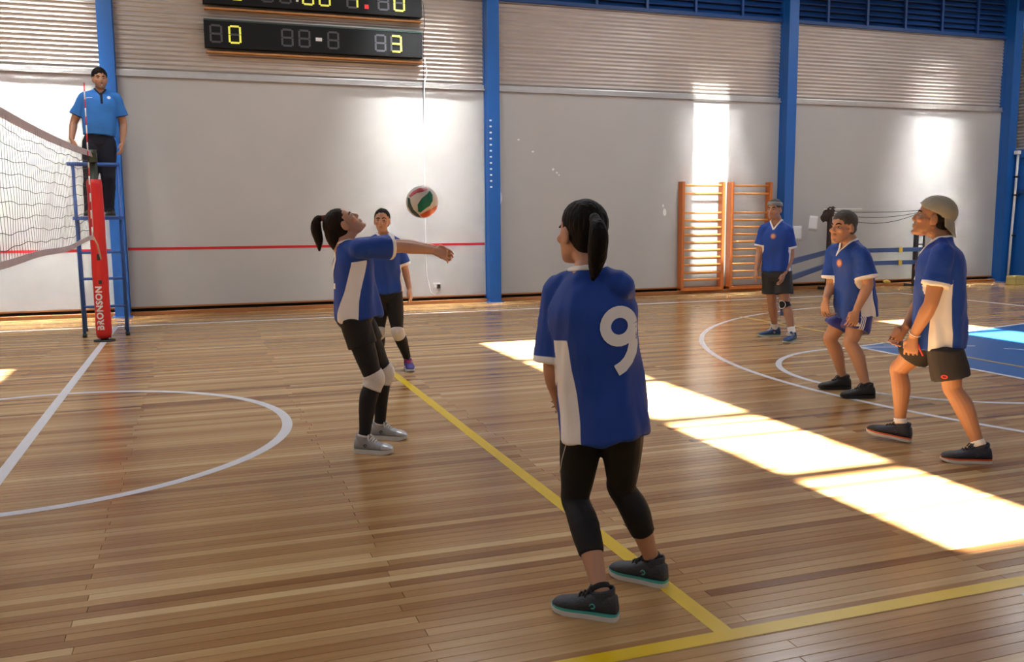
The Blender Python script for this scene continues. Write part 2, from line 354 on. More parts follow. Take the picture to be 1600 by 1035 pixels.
def roof_quad(name, x0, x1, y0, y1, m, t=0.08):
    z0, z1 = zroof(y0 + 1e-6) - 6.3, zroof(y1 - 1e-6) - 6.3
    v = [(x0, y0, z0), (x1, y0, z0), (x1, y1, z1), (x0, y1, z1), (x0, y0, z0 + t), (x1, y0, z0 + t), (x1, y1, z1 + t), (x0, y1, z1 + t)]
    return link(name, mesh(name, v, [(0, 3, 2, 1), (4, 5, 6, 7), (0, 1, 5, 4), (1, 2, 6, 5), (2, 3, 7, 6), (3, 0, 4, 7)]), m, ce)
SUN_Y0, SUN_Y1 = -8.72, -2.28
M['fibreglass'] = mat('fibreglass_sheet', (0.8, 0.8, 0.76), 0.6)
M['clear_sheet'] = bpy.data.materials.new('tinted_clear_sheet'); M['clear_sheet'].use_nodes = True
_nt = M['clear_sheet'].node_tree; _nt.nodes.clear(); _o = _nt.nodes.new('ShaderNodeOutputMaterial'); _t = _nt.nodes.new('ShaderNodeBsdfTransparent'); _t.inputs[0].default_value = (0.36, 0.37, 0.38, 1); _nt.links.new(_t.outputs[0], _o.inputs[0])
xs = [-17.2] + [q for s_ in STRIPS for q in s_] + [18.85]
for k in range(0, len(xs), 2):
    for y0, y1 in ((YN, YR), (YR, YF)): roof_quad('roof_sheet', xs[k], xs[k + 1], y0, y1, M['roof'])
for k, (a, b) in enumerate(STRIPS):
    if k == 4:                                   # one bay has clear sheets near the eaves: the sun comes through onto the wall
        roof_quad('translucent_sheet', a, b, YR, 3.55, M['fibreglass']); roof_quad('clear_sheet', a, b, 3.55, 6.75, M['clear_sheet'], 0.004); roof_quad('translucent_sheet', a, b, 6.75, YF, M['fibreglass'])
    else: roof_quad('translucent_sheet', a, b, YR, YF, M['fibreglass'])
    roof_quad('roof_sheet', a, b, YN, SUN_Y0, M['roof']); roof_quad('roof_sheet', a, b, SUN_Y1, YR, M['roof'])
for y in (-8.95, -7.55, -6.2, -4.85, -3.5, -2.15, 0.7, 2.1, 3.45, 6.9):
    MB().box(-17.2, 18.85, y - 0.04, y + 0.04, zroof(y) - 6.3 - 0.16, zroof(y) - 6.3 - 0.0).build('purlin', M['wood_beam'], ce)
for x in (-12.4, -6.25, 0.0, 6.27, 12.55, 18.45):
    m = MB()
    for y0, y1 in ((YN, YR), (YR, YF)):
        m.bar((x, y0, zroof(y0) - 6.3 - 0.32), (x, y1, zroof(y1) - 6.3 - 0.32), 0.14, 0.30)
    m.build('rafter', M['blue_dark'], ce)
# ------------------------------------------------------------------ net post, net, antenna, referee stand
def ground_px(px, py, z=0.0):
    d = CAM_F + CAM_R * ((px - 800) / FPX) - CAM_U * ((py - 517.5) / FPX)
    return CAM_POS + d * ((z - CAM_POS[2]) / d[2])
M['pad_red'] = mat('red_vinyl', srgb(196, 28, 30), 0.42, noise=0.10, nscale=5, bump=0.08, bscale=25)
M['post_metal'] = mat('dark_green_post', srgb(52, 58, 50), 0.45, metal=0.3)
M['letter'] = mat('white_print', (0.72, 0.72, 0.72), 0.5); M['rubber'] = mat('black_rubber', (0.015, 0.015, 0.015), 0.7)
M['tape'] = mat('net_tape', srgb(176, 164, 170), 0.7, noise=0.12, nscale=7); M['cord'] = mat('net_cord', (0.045, 0.045, 0.055), 0.8); M['rope'] = mat('pale_rope', (0.55, 0.50, 0.46), 0.8)
PY = 5.28
po = empty('net_post', (0, PY, 0)); tag(po, 'red padded volleyball post with BRONSON lettering at the net end', 'net post')
MB().tube([(0, 0, 0.0), (0, 0, 0.018)], 0.13, 24).build('base_plate', M['rubber'], po)
MB().tube([(0, 0, 0.0), (0, 0, 2.42)], 0.048, 18).build('post', M['post_metal'], po)
MB().box(-0.05, 0.05, -0.10, 0.05, 2.26, 2.38, 0.008).build('net_bracket', M['post_metal'], po)
zz = np.linspace(0.045, 2.05, 30); rr = 0.093 + 0.0025 * np.sin(zz * 9) ; rr[0] = 0.080; rr[-1] = 0.082
pad = MB().tube([(0, 0, z) for z in zz], rr, 28).build('pad', M['pad_red'], po)
MB().box(-0.018, 0.018, -0.101, -0.08, 1.04, 1.12).build('strap_slot', M['black'], pad); MB().box(-0.018, 0.022, -0.101, -0.08, 0.74, 0.79).build('strap_slot', M['black'], pad)
for a in (0.6, 2.9): MB().tube([(0.0945 * math.cos(a), 0.0945 * math.sin(a), z) for z in np.linspace(0.06, 2.03, 12)], 0.003, 6).build('seam', M['pad_red'], pad)
cu = bpy.data.curves.new('lettering', 'FONT'); cu.body = 'BRONSON'; cu.size = 0.115; cu.offset = 0.0045; cu.space_character = 1.08; cu.resolution_u = 3
to = bpy.data.objects.new('lettering_tmp', cu); COL.objects.link(to); dg = bpy.context.evaluated_depsgraph_get(); tm = bpy.data.meshes.new_from_object(to.evaluated_get(dg)); bpy.data.objects.remove(to)
tm.name = 'lettering'; bm = bmesh.new(); bm.from_mesh(tm); bmesh.ops.triangulate(bm, faces=bm.faces[:]); bmesh.ops.subdivide_edges(bm, edges=bm.edges[:], cuts=1)
wid_ = max(v.co.x for v in bm.verts); hei = 0.105; A0 = math.atan2(CAM_POS[1] - PY, CAM_POS[0]) - 0.10
for v in bm.verts:
    a = A0 - 0.32 + ((0.042 - v.co.y) / 0.096)
    v.co = Vector((0.0965 * math.cos(a), 0.0965 * math.sin(a), 0.15 + v.co.x * 0.56 / wid_))
bm.to_mesh(tm); bm.free(); tm.materials.clear(); link('lettering', tm, M['letter'], pad)

def ztop(y): return 2.255 + 0.10 * (y / 5.0) ** 2
def zbot(y): return 1.262 + 0.07 * (y / 4.7) ** 2 + 0.012 * math.sin(y * 1.9)
ne = empty('volleyball_net', (0, 0, 0)); tag(ne, 'volleyball net with pale tapes strung from the red post', 'net')
def tape(name, ya, yb, fz, h, n=60):
    ys = np.linspace(ya, yb, n); v = []
    for y in ys: v += [(-0.004, y, fz(y) - h / 2), (-0.004, y, fz(y) + h / 2), (0.004, y, fz(y) + h / 2), (0.004, y, fz(y) - h / 2)]
    f = [(i * 4 + a, i * 4 + (a + 1) % 4, i * 4 + 4 + (a + 1) % 4, i * 4 + 4 + a) for i in range(n - 1) for a in range(4)] + [(0, 1, 2, 3), (4 * n - 1, 4 * n - 2, 4 * n - 3, 4 * n - 4)]
    return link(name, mesh(name, v, f), M['tape'], ne)
tape('top_tape', -5.5, 5.08, ztop, 0.068); tape('bottom_tape', -5.5, 4.80, zbot, 0.050)
MB().tube([(0, 5.05, ztop(5.05)), (0, 5.168, 2.33)], 0.012, 8).build('top_cable', M['rope'], ne)
MB().tube([(0, 4.78, zbot(4.78)), (0.02, 4.98, 1.24), (0.03, 5.165, 1.06)], 0.010, 8).build('bottom_rope', M['rope'], ne)
MB().box(-0.006, 0.006, 4.76, 4.79, 1.30, 2.34).build('side_tape', M['tape'], ne)
nm = MB(); ny_ = 103; NR = 10
Yk = np.linspace(-5.5, 4.74, ny_)
def net_pt(i, j):
    y = Yk[i]; t = j / NR; z = ztop(y) * (1 - t) + zbot(y) * t; w = 0.0 if j in (0, NR) else 0.010 * math.sin(i * 0.37 + j * 1.3) + 0.006 * math.sin(i * 1.1 + j * 2.1)
    return (0.004 * math.sin(i * 0.5 + j), y + (0 if j in (0, NR) else 0.008 * math.sin(i * 0.9 + j * 1.7)), z + w)
for i in range(ny_): nm.tube([net_pt(i, j) for j in range(NR + 1)], 0.0017, 4, False)
for j in range(1, NR): nm.tube([net_pt(i, j) for i in range(ny_)], 0.0026, 4, False)
tag(nm.build('netting', M['cord'], ne), kind='stuff')
an = empty('antenna', (0, 4.62, 0)); tag(an, 'thin red and white striped antenna rising above the net', 'antenna')
AR, AW = mat('antenna_red', srgb(190, 30, 45), 0.4), mat('antenna_white', (0.8, 0.8, 0.8), 0.4)
for k in range(18):
    za, zb_ = 1.36 + k * 0.1, 1.36 + (k + 1) * 0.1; f_ = lambda z: (0.012, (z - 1.36) * 0.10 - 0.12 + 0.06, z)
    MB().tube([f_(za), f_(zb_)], 0.0075, 8).build('antenna_band', AR if k % 2 else AW, an)
MB().box(0.0055, 0.020, -0.012, 0.012, 1.36, 1.40).build('clamp', M['black'], an)
MB().box(0.0055, 0.020, 0.02, 0.045, 2.22, 2.30).build('clamp', M['black'], an)

SB = mat('blue_stand_paint', srgb(38, 84, 158), 0.4, noise=0.1, nscale=6); FOOT = M['rubber']
sd0 = empty('referee_stand', (-0.02, 5.77, 0), math.radians(5)); tag(sd0, 'blue tubular referee stand with ladder rungs behind the red post', 'referee stand')
for sx in (-1, 1):
    x_t, x_b = 0.268 * sx, 0.262 * sx
    MB().tube([(x_b, 0, 0.03), (x_t, 0.0, 2.27)], 0.021, 12).build('upright', SB, sd0); MB().tube([(x_b, 0, 0.0), (x_b, 0, 0.05)], 0.028, 12).build('rubber_foot', FOOT, sd0)
    MB().tube([(x_b, 0.75, 0.03), (x_t, 0.55, 1.56)], 0.021, 12).build('rear_leg', SB, sd0); MB().tube([(x_b, 0.75, 0.0), (x_b, 0.75, 0.05)], 0.028, 12).build('rubber_foot', FOOT, sd0)
    MB().tube([(x_t, 0.0, 1.53), (x_t, 0.60, 1.53)], 0.018, 10).build('side_bar', SB, sd0)
for z in (1.12, 0.775, 0.405): MB().tube([(-0.265, 0, z), (0.265, 0, z)], 0.018, 10).build('rung', SB, sd0)
MB().tube([(-0.34, 0, 2.265), (0.29, 0, 2.265)], 0.026, 12).build('hand_rail', SB, sd0)
MB().box(-0.31, 0.31, -0.05, 0.62, 1.545, 1.592, 0.005).build('platform', SB, sd0)
MB().box(-0.27, 0.27, 0.0, 0.58, 1.592, 1.597).build('platform_mat', mat('grey_mat', (0.5, 0.5, 0.5), 0.8), sd0)

# ------------------------------------------------------------------ the ball
BALL = CAM_POS + (CAM_F + CAM_R * ((659.5 - 800) / FPX) - CAM_U * ((316 - 517.5) / FPX)) * 5.85
BR = 0.105
bo = empty('volleyball', tuple(BALL)); tag(bo, 'white volleyball with green, red and orange swirls in mid-air', 'ball')
B_W = mat('ball_white', (0.66, 0.63, 0.58), 0.45, bump=0.1, bscale=300); B_G = mat('ball_green', srgb(20, 110, 86), 0.45); B_R = mat('ball_red', srgb(176, 48, 66), 0.45); B_O = mat('ball_orange', srgb(190, 78, 48), 0.45); B_D = mat('ball_dark_green', srgb(28, 72, 62), 0.45)
bm = bmesh.new(); bmesh.ops.create_uvsphere(bm, u_segments=40, v_segments=24, radius=BR); me = bpy.data.meshes.new('cover'); bm.to_mesh(me); bm.free(); me.polygons.foreach_set('use_smooth', [True] * len(me.polygons)); link('cover', me, B_W, bo)
bf = (CAM_POS - BALL) / np.linalg.norm(CAM_POS - BALL); br_ = np.cross([0, 0, 1], bf); br_ /= np.linalg.norm(br_); bu = np.cross(bf, br_)
SWIRL = dict(green=([(145, 575), (143, 545), (160, 520), (185, 500), (195, 487), (206, 505), (206, 530), (195, 550), (175, 562), (155, 578)], B_G), red=([(108, 508), (125, 489), (150, 477), (182, 472), (190, 482), (165, 492), (140, 498), (112, 516)], B_R),
             orange=([(152, 588), (175, 575), (205, 560), (225, 549), (222, 566), (208, 583), (185, 596), (165, 599)], B_O), dark=([(102, 514), (112, 519), (115, 540), (125, 565), (148, 588), (156, 598), (138, 595), (117, 578), (101, 553)], B_D))
for flip in (1, -1):
    for nm_, (pl, m_) in SWIRL.items():
        bm = bmesh.new(); bm.faces.new([bm.verts.new(((x - 162) / 67, (535 - y) / 67, 0)) for x, y in pl]); bmesh.ops.triangulate(bm, faces=bm.faces[:]); bmesh.ops.subdivide_edges(bm, edges=bm.edges[:], cuts=4, use_grid_fill=True)
        for v in bm.verts:
            x, y = v.co.x * 0.985, v.co.y * 0.985; z = math.sqrt(max(0.001, 1 - x * x - y * y)); v.co = Vector((br_ * x * flip + bu * y + bf * z * flip) * BR * 1.006)
        me = bpy.data.meshes.new('swirl_panel'); bm.to_mesh(me); bm.free(); me.polygons.foreach_set('use_smooth', [True] * len(me.polygons)); link('swirl_panel', me, m_, bo)

# ------------------------------------------------------------------ scoreboards and their wiring
M['board'] = mat('scoreboard_black', (0.006, 0.007, 0.008), 0.6, spec=0.2); M['seg_off'] = mat('unlit_segment', (0.06, 0.06, 0.072), 0.5); M['seg_on'] = mat('lit_segment', srgb(215, 215, 90), 0.5, emit=srgb(222, 222, 80), estr=0.55)
M['seg_red'] = mat('lit_red_dot', srgb(190, 30, 30), 0.5, emit=srgb(220, 30, 40), estr=0.5); M['board_edge'] = mat('scoreboard_green_edge', srgb(40, 62, 58), 0.4); M['oak'] = mat('timber_rail', srgb(176, 120, 62), 0.5, noise=0.2, nscale=5)
SEG = {'a': (0, 1), 'b': (1, .5), 'c': (1, -.5), 'd': (0, -1), 'e': (-1, -.5), 'f': (-1, .5), 'g': (0, 0)}
LIT = {'0': 'abcdef', '1': 'bc', '2': 'abged', '3': 'abgcd', '8': 'abcdefg', '': ''}
def scoreboard(z0, z1, label, digits, dots):
    x0, x1 = 1.445, 5.02; r = empty('scoreboard', ((x0 + x1) / 2, WY, z0)); tag(r, label, 'scoreboard', 'scoreboards on the far wall'); cx = (x0 + x1) / 2; H = z1 - z0
    MB().box(x0 - cx, x1 - cx, -0.15, -0.03, 0, H, 0.006).build('casing', M['board'], r)
    MB().box(x0 - cx, x1 - cx, -0.155, -0.10, H - 0.012, H + 0.012).build('top_edge', M['board_edge'], r)
    MB().box(x0 - cx + 0.02, x1 - cx, -0.10, 0.02, -0.075, -0.045).build('support_rail', M['oak'], r)
    for px, ch in digits:
        x = (px - 108) / (1432 - 108) * (x1 - x0) + x0 - cx; zc = H * 0.5; hw, hh, t = 0.083, 0.128, 0.030
        d_ = MB().box(x - hw - .022, x + hw + .022, -0.1515, -0.149, zc - hh - .022, zc + hh + .022).build('digit', M['board'], r)
        for s_, (sx, sz) in SEG.items():
            lit = s_ in LIT[ch]; m_ = MB(); yy = (-0.1585, -0.1512) if lit else (-0.1545, -0.1512); xc, zc2 = x + sx * hw, zc + sz * hh
            if s_ in 'adg': m_.box(xc - hw + t * .45, xc + hw - t * .45, *yy, zc2 - t / 2, zc2 + t / 2)
            else: m_.box(xc - t / 2, xc + t / 2, *yy, zc2 - hh / 2 + t * .18, zc2 + hh / 2 - t * .18)
            m_.build('lit_segment' if lit else 'segment', M['seg_on' if lit else 'seg_off'], d_)
    for px, dz, w, h, m_ in dots:
        x = (px - 108) / (1432 - 108) * (x1 - x0) + x0 - cx; MB().box(x - w, x + w, -0.1575, -0.149, H * .5 + dz - h, H * .5 + dz + h, 0.003).build('indicator', m_, r)
scoreboard(4.285, 4.715, 'lower black scoreboard reading 0 and 3 in yellow digits', [(175, ''), (282, '0'), (588, ''), (690, ''), (865, ''), (1160, ''), (1260, '3')], [(777, 0, 0.052, 0.028, M['white'])])
scoreboard(4.965, 5.395, 'upper black scoreboard cut off by the top of the photo', [(190, ''), (305, '2'), (480, ''), (585, ''), (720, '0'), (820, '0'), (990, '1'), (1185, ''), (1285, '0')], [(655, -0.08, 0.02, 0.02, M['white']), (1078, -0.10, 0.035, 0.035, M['seg_red'])])
cb = empty('cable', (5.045, WY - 0.055, 4.3)); tag(cb, 'thin cable hanging down the wall from the scoreboards', 'cable')
MB().tube([(0.0, -0.06, 0.95), (0.02, -0.05, 0.78), (0.03, -0.05, 0.55), (0.0, -0.06, 0.40), (0.0, -0.05, 0.0), (-0.01, -0.008, -0.5), (-0.015, -0.008, -1.8)], 0.006, 6).build('dark_lead', M['black'], cb)
MB().tube([(0.02, -0.02, 0.0), (0.06, -0.012, -0.22), (0.01, -0.010, -0.50), (-0.012, -0.010, -1.2), (-0.018, -0.010, -2.6), (-0.02, -0.010, -3.45), (-0.01, -0.012, -3.80), (0.05, -0.03, -4.08), (0.12, -0.05, -4.14), (0.17, -0.05, -4.06), (0.12, -0.04, -3.97), (0.10, -0.03, -3.92), (0.135, -0.02, -3.93)], 0.0065, 8).build('white_lead', M['white'], cb)
ou = empty('power_outlet', (5.24, WY, 0.33)); tag(ou, 'white power outlet with a plugged-in cable low on the wall', 'outlet')
MB().box(-0.055, 0.055, -0.014, -0.001, -0.04, 0.045, 0.004).build('face_plate', M['white'], ou); MB().box(-0.01, 0.045, -0.06, -0.014, -0.05, 0.02, 0.006).build('plug', M['black'], ou)

# ------------------------------------------------------------------ wall bars, notices, barrier, oddments by the wall
WO = mat('varnished_pine', srgb(190, 108, 50), 0.38, noise=0.18, nscale=6, stretch=(1, 1, 0.3)); WO2 = mat('varnished_rung', srgb(224, 156, 86), 0.38, noise=0.12, nscale=8)
RZ = (2.136, 1.98, 1.60, 1.454, 1.313, 1.167, 1.02, 0.869, 0.724, 0.574, 0.423, 0.282)
for x0, x1, lab in ((10.15, 11.12, 'wooden wall bars standing left, clear of the players'), (11.26, 12.22, 'wooden wall bars partly behind the man with the headband')):
    w = empty('wall_bars', ((x0 + x1) / 2, WY, 0)); tag(w, lab, 'wall bars', 'gymnastic wall bars'); hw = (x1 - x0) / 2
    for s_ in (-1, 1): MB().box(s_ * hw - 0.03 * (s_ + 1) + 0.0, s_ * hw - 0.03 * (s_ + 1) + 0.06, -0.17, -0.012, 0.075, 2.21, 0.006).build('upright', WO, w)
    for z in RZ: MB().tube([(-hw + 0.05, -0.115, z), (hw - 0.05, -0.115, z)], [(0.022, 0.016)] * 2, 12).build('rung', WO2, w)
    MB().box(-hw, hw, -0.15, -0.012, 0.062, 0.12, 0.004).build('bottom_rail', WO, w)
PA = mat('paper', (0.78, 0.78, 0.78), 0.7)
def paper_sheet(x0, x1, z0, z1, rot, label):
    n = 6; v = []
    for i in range(n):
        for j in range(n):
            u, t = i / (n - 1) - .5, j / (n - 1) - .5; a, b_ = u * (x1 - x0), t * (z1 - z0)
            v.append((a * math.cos(rot) - b_ * math.sin(rot), -0.004 - 0.010 * max(0, -t) ** 2 * (1 + u) - 0.003 * abs(u), a * math.sin(rot) + b_ * math.cos(rot)))
    me = mesh('notice', v, [(i * n + j, (i + 1) * n + j, (i + 1) * n + j + 1, i * n + j + 1) for i in range(n - 1) for j in range(n - 1)], True)
    o = link('paper_notice', me, PA, None, ((x0 + x1) / 2, WY, (z0 + z1) / 2)); q = o.modifiers.new('t', 'SOLIDIFY'); q.thickness = 0.0008; tag(o, label, 'paper', 'paper notices on the wall')
paper_sheet(12.86, 13.09, 1.02, 1.32, 0.0, 'lower white paper notice beside the blue column'); paper_sheet(13.25, 13.47, 1.225, 1.525, -0.09, 'tilted upper white paper notice on the wall')
BB = mat('blue_barrier_paint', srgb(44, 74, 124), 0.45, noise=0.12, nscale=6); BY = mat('yellow_strap', srgb(206, 176, 70), 0.6); BW = mat('dark_brown_bundle', (0.035, 0.018, 0.014), 0.8, noise=0.4, nscale=20); BK = M['black_steel']
ba = empty('practice_net_stand', (13.46, 8.1, 0)); tag(ba, 'dark posts with slack cords and blue rails along the wall behind the grey-haired man', 'net stand')
def loc(p): return np.array(p) - np.array([13.46, 8.1, 0])
MB().bar(loc((13.46, 8.1, 0.0)), loc((13.46, 8.1, 1.62)), 0.07, 0.07, (0, 1, 0)).build('post', BW, ba); MB().bar(loc((15.72, 8.1, 0.0)), loc((15.72, 8.1, 1.55)), 0.075, 0.075, (0, 1, 0)).build('post', BK, ba); MB().bar(loc((15.93, 8.1, 0.0)), loc((15.93, 8.1, 1.22)), 0.03, 0.03, (0, 1, 0)).build('thin_post', BK, ba)
for z in (1.10, 0.9): MB().bar(loc((15.72, 8.1, z)), loc((15.93, 8.1, z)), 0.02, 0.025).build('spacer', BK, ba)
for p in (13.46, 15.72): MB().bar(loc((p, 7.95, 0.025)), loc((p, 8.36, 0.025)), 0.07, 0.05).build('foot_bar', BK, ba)
for z in (0.795, 0.525):
    MB().bar(loc((13.46, 8.06, z)), loc((15.93, 8.06, z)), 0.04, 0.09).build('rail', BB, ba)
    q = ground_px(1225, 412.5 if z > .6 else 438, z); MB().bar(loc((13.46, 8.06, z)), loc(q), 0.04, 0.09).build('angled_rail', BB, ba)
    MB().box(15.22 - 13.46, 15.31 - 13.46, -0.068, -0.012, z - 0.055, z + 0.055, 0.004).build('strap', BY, ba)
    P_end = loc(ground_px(1225, 412.5, .795))
qe = loc(ground_px(1225, 412.5, .795)); MB().bar((qe[0], qe[1], 0), (qe[0], qe[1], 0.85), 0.05, 0.05, (0, 1, 0)).build('post', BB, ba)
for sag, z in ((0.03, 1.62), (0.10, 1.60), (0.20, 1.58)):
    MB().tube([loc((13.46 + 2.26 * t, 8.08, z - 4 * sag * t * (1 - t) - (0.02 if sag > .05 else 0))) for t in np.linspace(0, 1, 15)], 0.007, 6).build('slack_cord', BK, ba)
MB().tube([loc((13.30, 8.08, 1.66)), loc((14.25, 8.08, 1.66))], 0.011, 8).build('white_rod', M['white'], ba)
bm = bmesh.new(); bmesh.ops.create_icosphere(bm, subdivisions=3, radius=1.0)
for v in bm.verts:
    n_ = 1 + 0.25 * math.sin(v.co.x * 7 + v.co.z * 5) * math.sin(v.co.y * 6 + 1) + 0.12 * math.sin(v.co.z * 13); v.co = Vector((v.co.x * 0.13 * n_ - 0.05 + 0.10 * v.co.z, v.co.y * 0.07 * n_, v.co.z * 0.15 * n_ + 1.56))
me = bpy.data.meshes.new('bundle'); bm.to_mesh(me); bm.free(); link('bundle', me, BW, ba)
FO = mat('yellow_foam', srgb(196, 180, 110), 0.9, noise=0.15, nscale=14, bump=0.4, bscale=30)
o = MB().box(-0.16, 0.16, -0.13, 0.13, 0.0, 0.19, 0.02).build('foam_block', FO, None, (18.08, 7.62, 0)); tag(o, 'yellow foam block on the floor in the far corner', 'block')
MB().box(-0.162, 0.162, -0.132, 0.132, 0.115, 0.121).build('cut_line', mat('foam_seam', srgb(140, 124, 70), 0.9), o)
pi_ = empty('wall_pipe', (18.50, 8.16, 0)); tag(pi_, 'thin white pipe running up beside the corner column', 'pipe')
MB().tube([(-0.06, 0, 0.0), (-0.04, 0, 1.0), (0.0, 0, 2.0), (0.02, 0, 2.85)], 0.026, 10).build('pipe', M['white'], pi_)
for z in (1.05, 1.95, 2.35): MB().box(-0.05, 0.06, -0.035, 0.035, z - 0.015, z + 0.02).build('pipe_clip', BK, pi_)
MB().box(-0.05, 0.05, -0.04, 0.05, 2.85, 2.93).build('pipe_head', M['white'], pi_)
o = empty('crumpled_wrapper', (15.30, 8.447, 0.062)); tag(o, 'small pale yellow crumpled scrap on the kerb below the straps', 'scrap')
bm = bmesh.new(); bmesh.ops.create_icosphere(bm, subdivisions=2, radius=1.0)
for v in bm.verts: n_ = 1 + 0.3 * math.sin(v.co.x * 9 + v.co.y * 7) * math.sin(v.co.z * 8); v.co = Vector((v.co.x * 0.10 * n_, v.co.y * 0.04 * n_, max(0.0, v.co.z * 0.045 * n_ + 0.03)))
me = bpy.data.meshes.new('scrap'); bm.to_mesh(me); bm.free(); link('scrap', me, BY, o)
# ------------------------------------------------------------------ people
def ground_at(px, py, z=0.0):
    d = CAM_F * 1.0 + CAM_R * ((px - 800) / FPX) - CAM_U * ((py - 517.5) / FPX)
    return CAM_POS + d * ((z - CAM_POS[2]) / d[2])
def on_plane(O, fh, px, py, dep):
    d = CAM_F + CAM_R * ((px - 800) / FPX) - CAM_U * ((py - 517.5) / FPX)
    return CAM_POS + d * (((O - CAM_POS) @ fh + dep) / (d @ fh))
def unit(v): v = np.asarray(v, float); return v / (np.linalg.norm(v) + 1e-12)

def catmull(P, m):
    P = np.asarray(P, float); n = len(P); E = np.vstack([2 * P[0] - P[1], P, 2 * P[-1] - P[-2]]); out = []
    for i in range(n - 1):
        p0, p1, p2, p3 = E[i:i + 4]
        for k in range(m):
            t = k / m; out.append(0.5 * (2 * p1 + (p2 - p0) * t + (2 * p0 - 5 * p1 + 4 * p2 - p3) * t * t + (3 * p1 - p0 - 3 * p2 + p3) * t ** 3))
    out.append(P[-1]); return np.array(out)

class Acc:
    """volume pieces of one body or one garment, grown together into a continuous surface"""
    def __init__(s): s.v = []; s.f = []
    def add(s, v, f):
        n = len(s.v); s.v.extend([tuple(map(float, p)) for p in v]); s.f.extend([tuple(int(i) + n for i in q) for q in f])
    def limb(s, pts, rad, ref=None, m=4, round0=True, round1=True, n=16):
        R = np.array([(r, r) if np.isscalar(r) else r for r in rad], float)
        C_ = catmull(np.c_[np.array(pts, float), R], m); P, Q = C_[:, :3], np.maximum(C_[:, 3:], 0.002)
        pre, post = [], []
        if round0:
            d = unit(P[0] - P[1]); r = Q[0].min(); pre = [(P[0] + d * r * 0.92, Q[0] * 0.38), (P[0] + d * r * 0.6, Q[0] * 0.8)]
        if round1:
            d = unit(P[-1] - P[-2]); r = Q[-1].min(); post = [(P[-1] + d * r * 0.6, Q[-1] * 0.8), (P[-1] + d * r * 0.92, Q[-1] * 0.38)]
        PP = [q[0] for q in pre] + list(P) + [q[0] for q in post]; QQ = [q[1] for q in pre] + list(Q) + [q[1] for q in post]
        v, f = tube_vf(PP, QQ, n, True, ref); s.add(v, f)
    def rings(s, rings, n=28, pw=2.3):
        """rings: (centre, half-width vector, half-depth vector)"""
        V = []
        for c, a, b in rings:
            for k in range(n):
                t = 2 * math.pi * k / n; ct, st = math.cos(t), math.sin(t)
                V.append(np.asarray(c) + np.asarray(a) * math.copysign(abs(ct) ** (2 / pw), ct) + np.asarray(b) * math.copysign(abs(st) ** (2 / pw), st))
        m = len(rings); F = [(i * n + k, i * n + (k + 1) % n, (i + 1) * n + (k + 1) % n, (i + 1) * n + k) for i in range(m - 1) for k in range(n)]
        V.append(np.asarray(rings[0][0])); V.append(np.asarray(rings[-1][0])); c0, c1 = len(V) - 2, len(V) - 1
        F += [(c0, (k + 1) % n, k) for k in range(n)] + [(c1, (m - 1) * n + k, (m - 1) * n + (k + 1) % n) for k in range(n)]
        s.add(V, F)
    def ell(s, c, ax, n=16, m=10):
        """ellipsoid: centre, three half-axis vectors"""
        ax = [np.asarray(q, float) for q in ax]; V = []
        for i in range(1, m):
            p = math.pi * i / m
            for k in range(n):
                t = 2 * math.pi * k / n; V.append(np.asarray(c) + ax[0] * math.sin(p) * math.cos(t) + ax[1] * math.sin(p) * math.sin(t) + ax[2] * math.cos(p))
        V.append(np.asarray(c) + ax[2]); V.append(np.asarray(c) - ax[2]); a, b = len(V) - 2, len(V) - 1
        F = [(i * n + k, (i + 1) * n + k, (i + 1) * n + (k + 1) % n, i * n + (k + 1) % n) for i in range(m - 2) for k in range(n)]
        F += [(a, k, (k + 1) % n) for k in range(n)] + [(b, (m - 2) * n + (k + 1) % n, (m - 2) * n + k) for k in range(n)]
        s.add(V, F)
    def grow(s, name, voxel, smooth=4):
        me = bpy.data.meshes.new(name + '_raw'); me.from_pydata(s.v, [], s.f); me.update()
        bm = bmesh.new(); bm.from_mesh(me); bmesh.ops.recalc_face_normals(bm, faces=bm.faces[:]); bm.to_mesh(me); bm.free()
        o = bpy.data.objects.new(name + '_raw', me); COL.objects.link(o)
        r = o.modifiers.new('r', 'REMESH'); r.mode = 'VOXEL'; r.voxel_size = voxel; r.use_smooth_shade = True
        q = o.modifiers.new('s', 'SMOOTH'); q.factor = 0.5; q.iterations = smooth
        dg = bpy.context.evaluated_depsgraph_get(); out = bpy.data.meshes.new_from_object(o.evaluated_get(dg)); out.name = name
        bpy.data.objects.remove(o); bpy.data.meshes.remove(me)
        return out

def get_co(me):
    a = np.empty(len(me.vertices) * 3, np.float64); me.vertices.foreach_get('co', a); return a.reshape(-1, 3)
def get_no(me):
    a = np.empty(len(me.vertices) * 3, np.float64); me.vertices.foreach_get('normal', a); return a.reshape(-1, 3)
def set_co(me, co): me.vertices.foreach_set('co', np.ascontiguousarray(co, np.float64).ravel()); me.update()
def put_attr(me, name, val): a = me.attributes.new(name, 'FLOAT', 'POINT'); a.data.foreach_set('value', np.ascontiguousarray(val, np.float32))
def put_col(me, name, val):
    a = me.attributes.new(name, 'FLOAT_COLOR', 'POINT'); a.data.foreach_set('color', np.ascontiguousarray(np.c_[val, np.ones(len(val))], np.float32).ravel())
def all_smooth(me): me.polygons.foreach_set('use_smooth', [True] * len(me.polygons))
def fold_noise(P, seed, freq, stretch=(1, 1, 1)):
    g = np.random.default_rng(seed); Q = P * np.asarray(stretch); out = np.zeros(len(P))
    W = sum(np.sin(Q @ (g.normal(size=3) * freq * 0.5) + g.uniform(0, 6.28)) for _ in range(3)) * 0.6
    for _ in range(6):
        k = g.normal(size=3) * freq; out += np.sin(Q @ k + W + g.uniform(0, 6.28))
    return out / 6
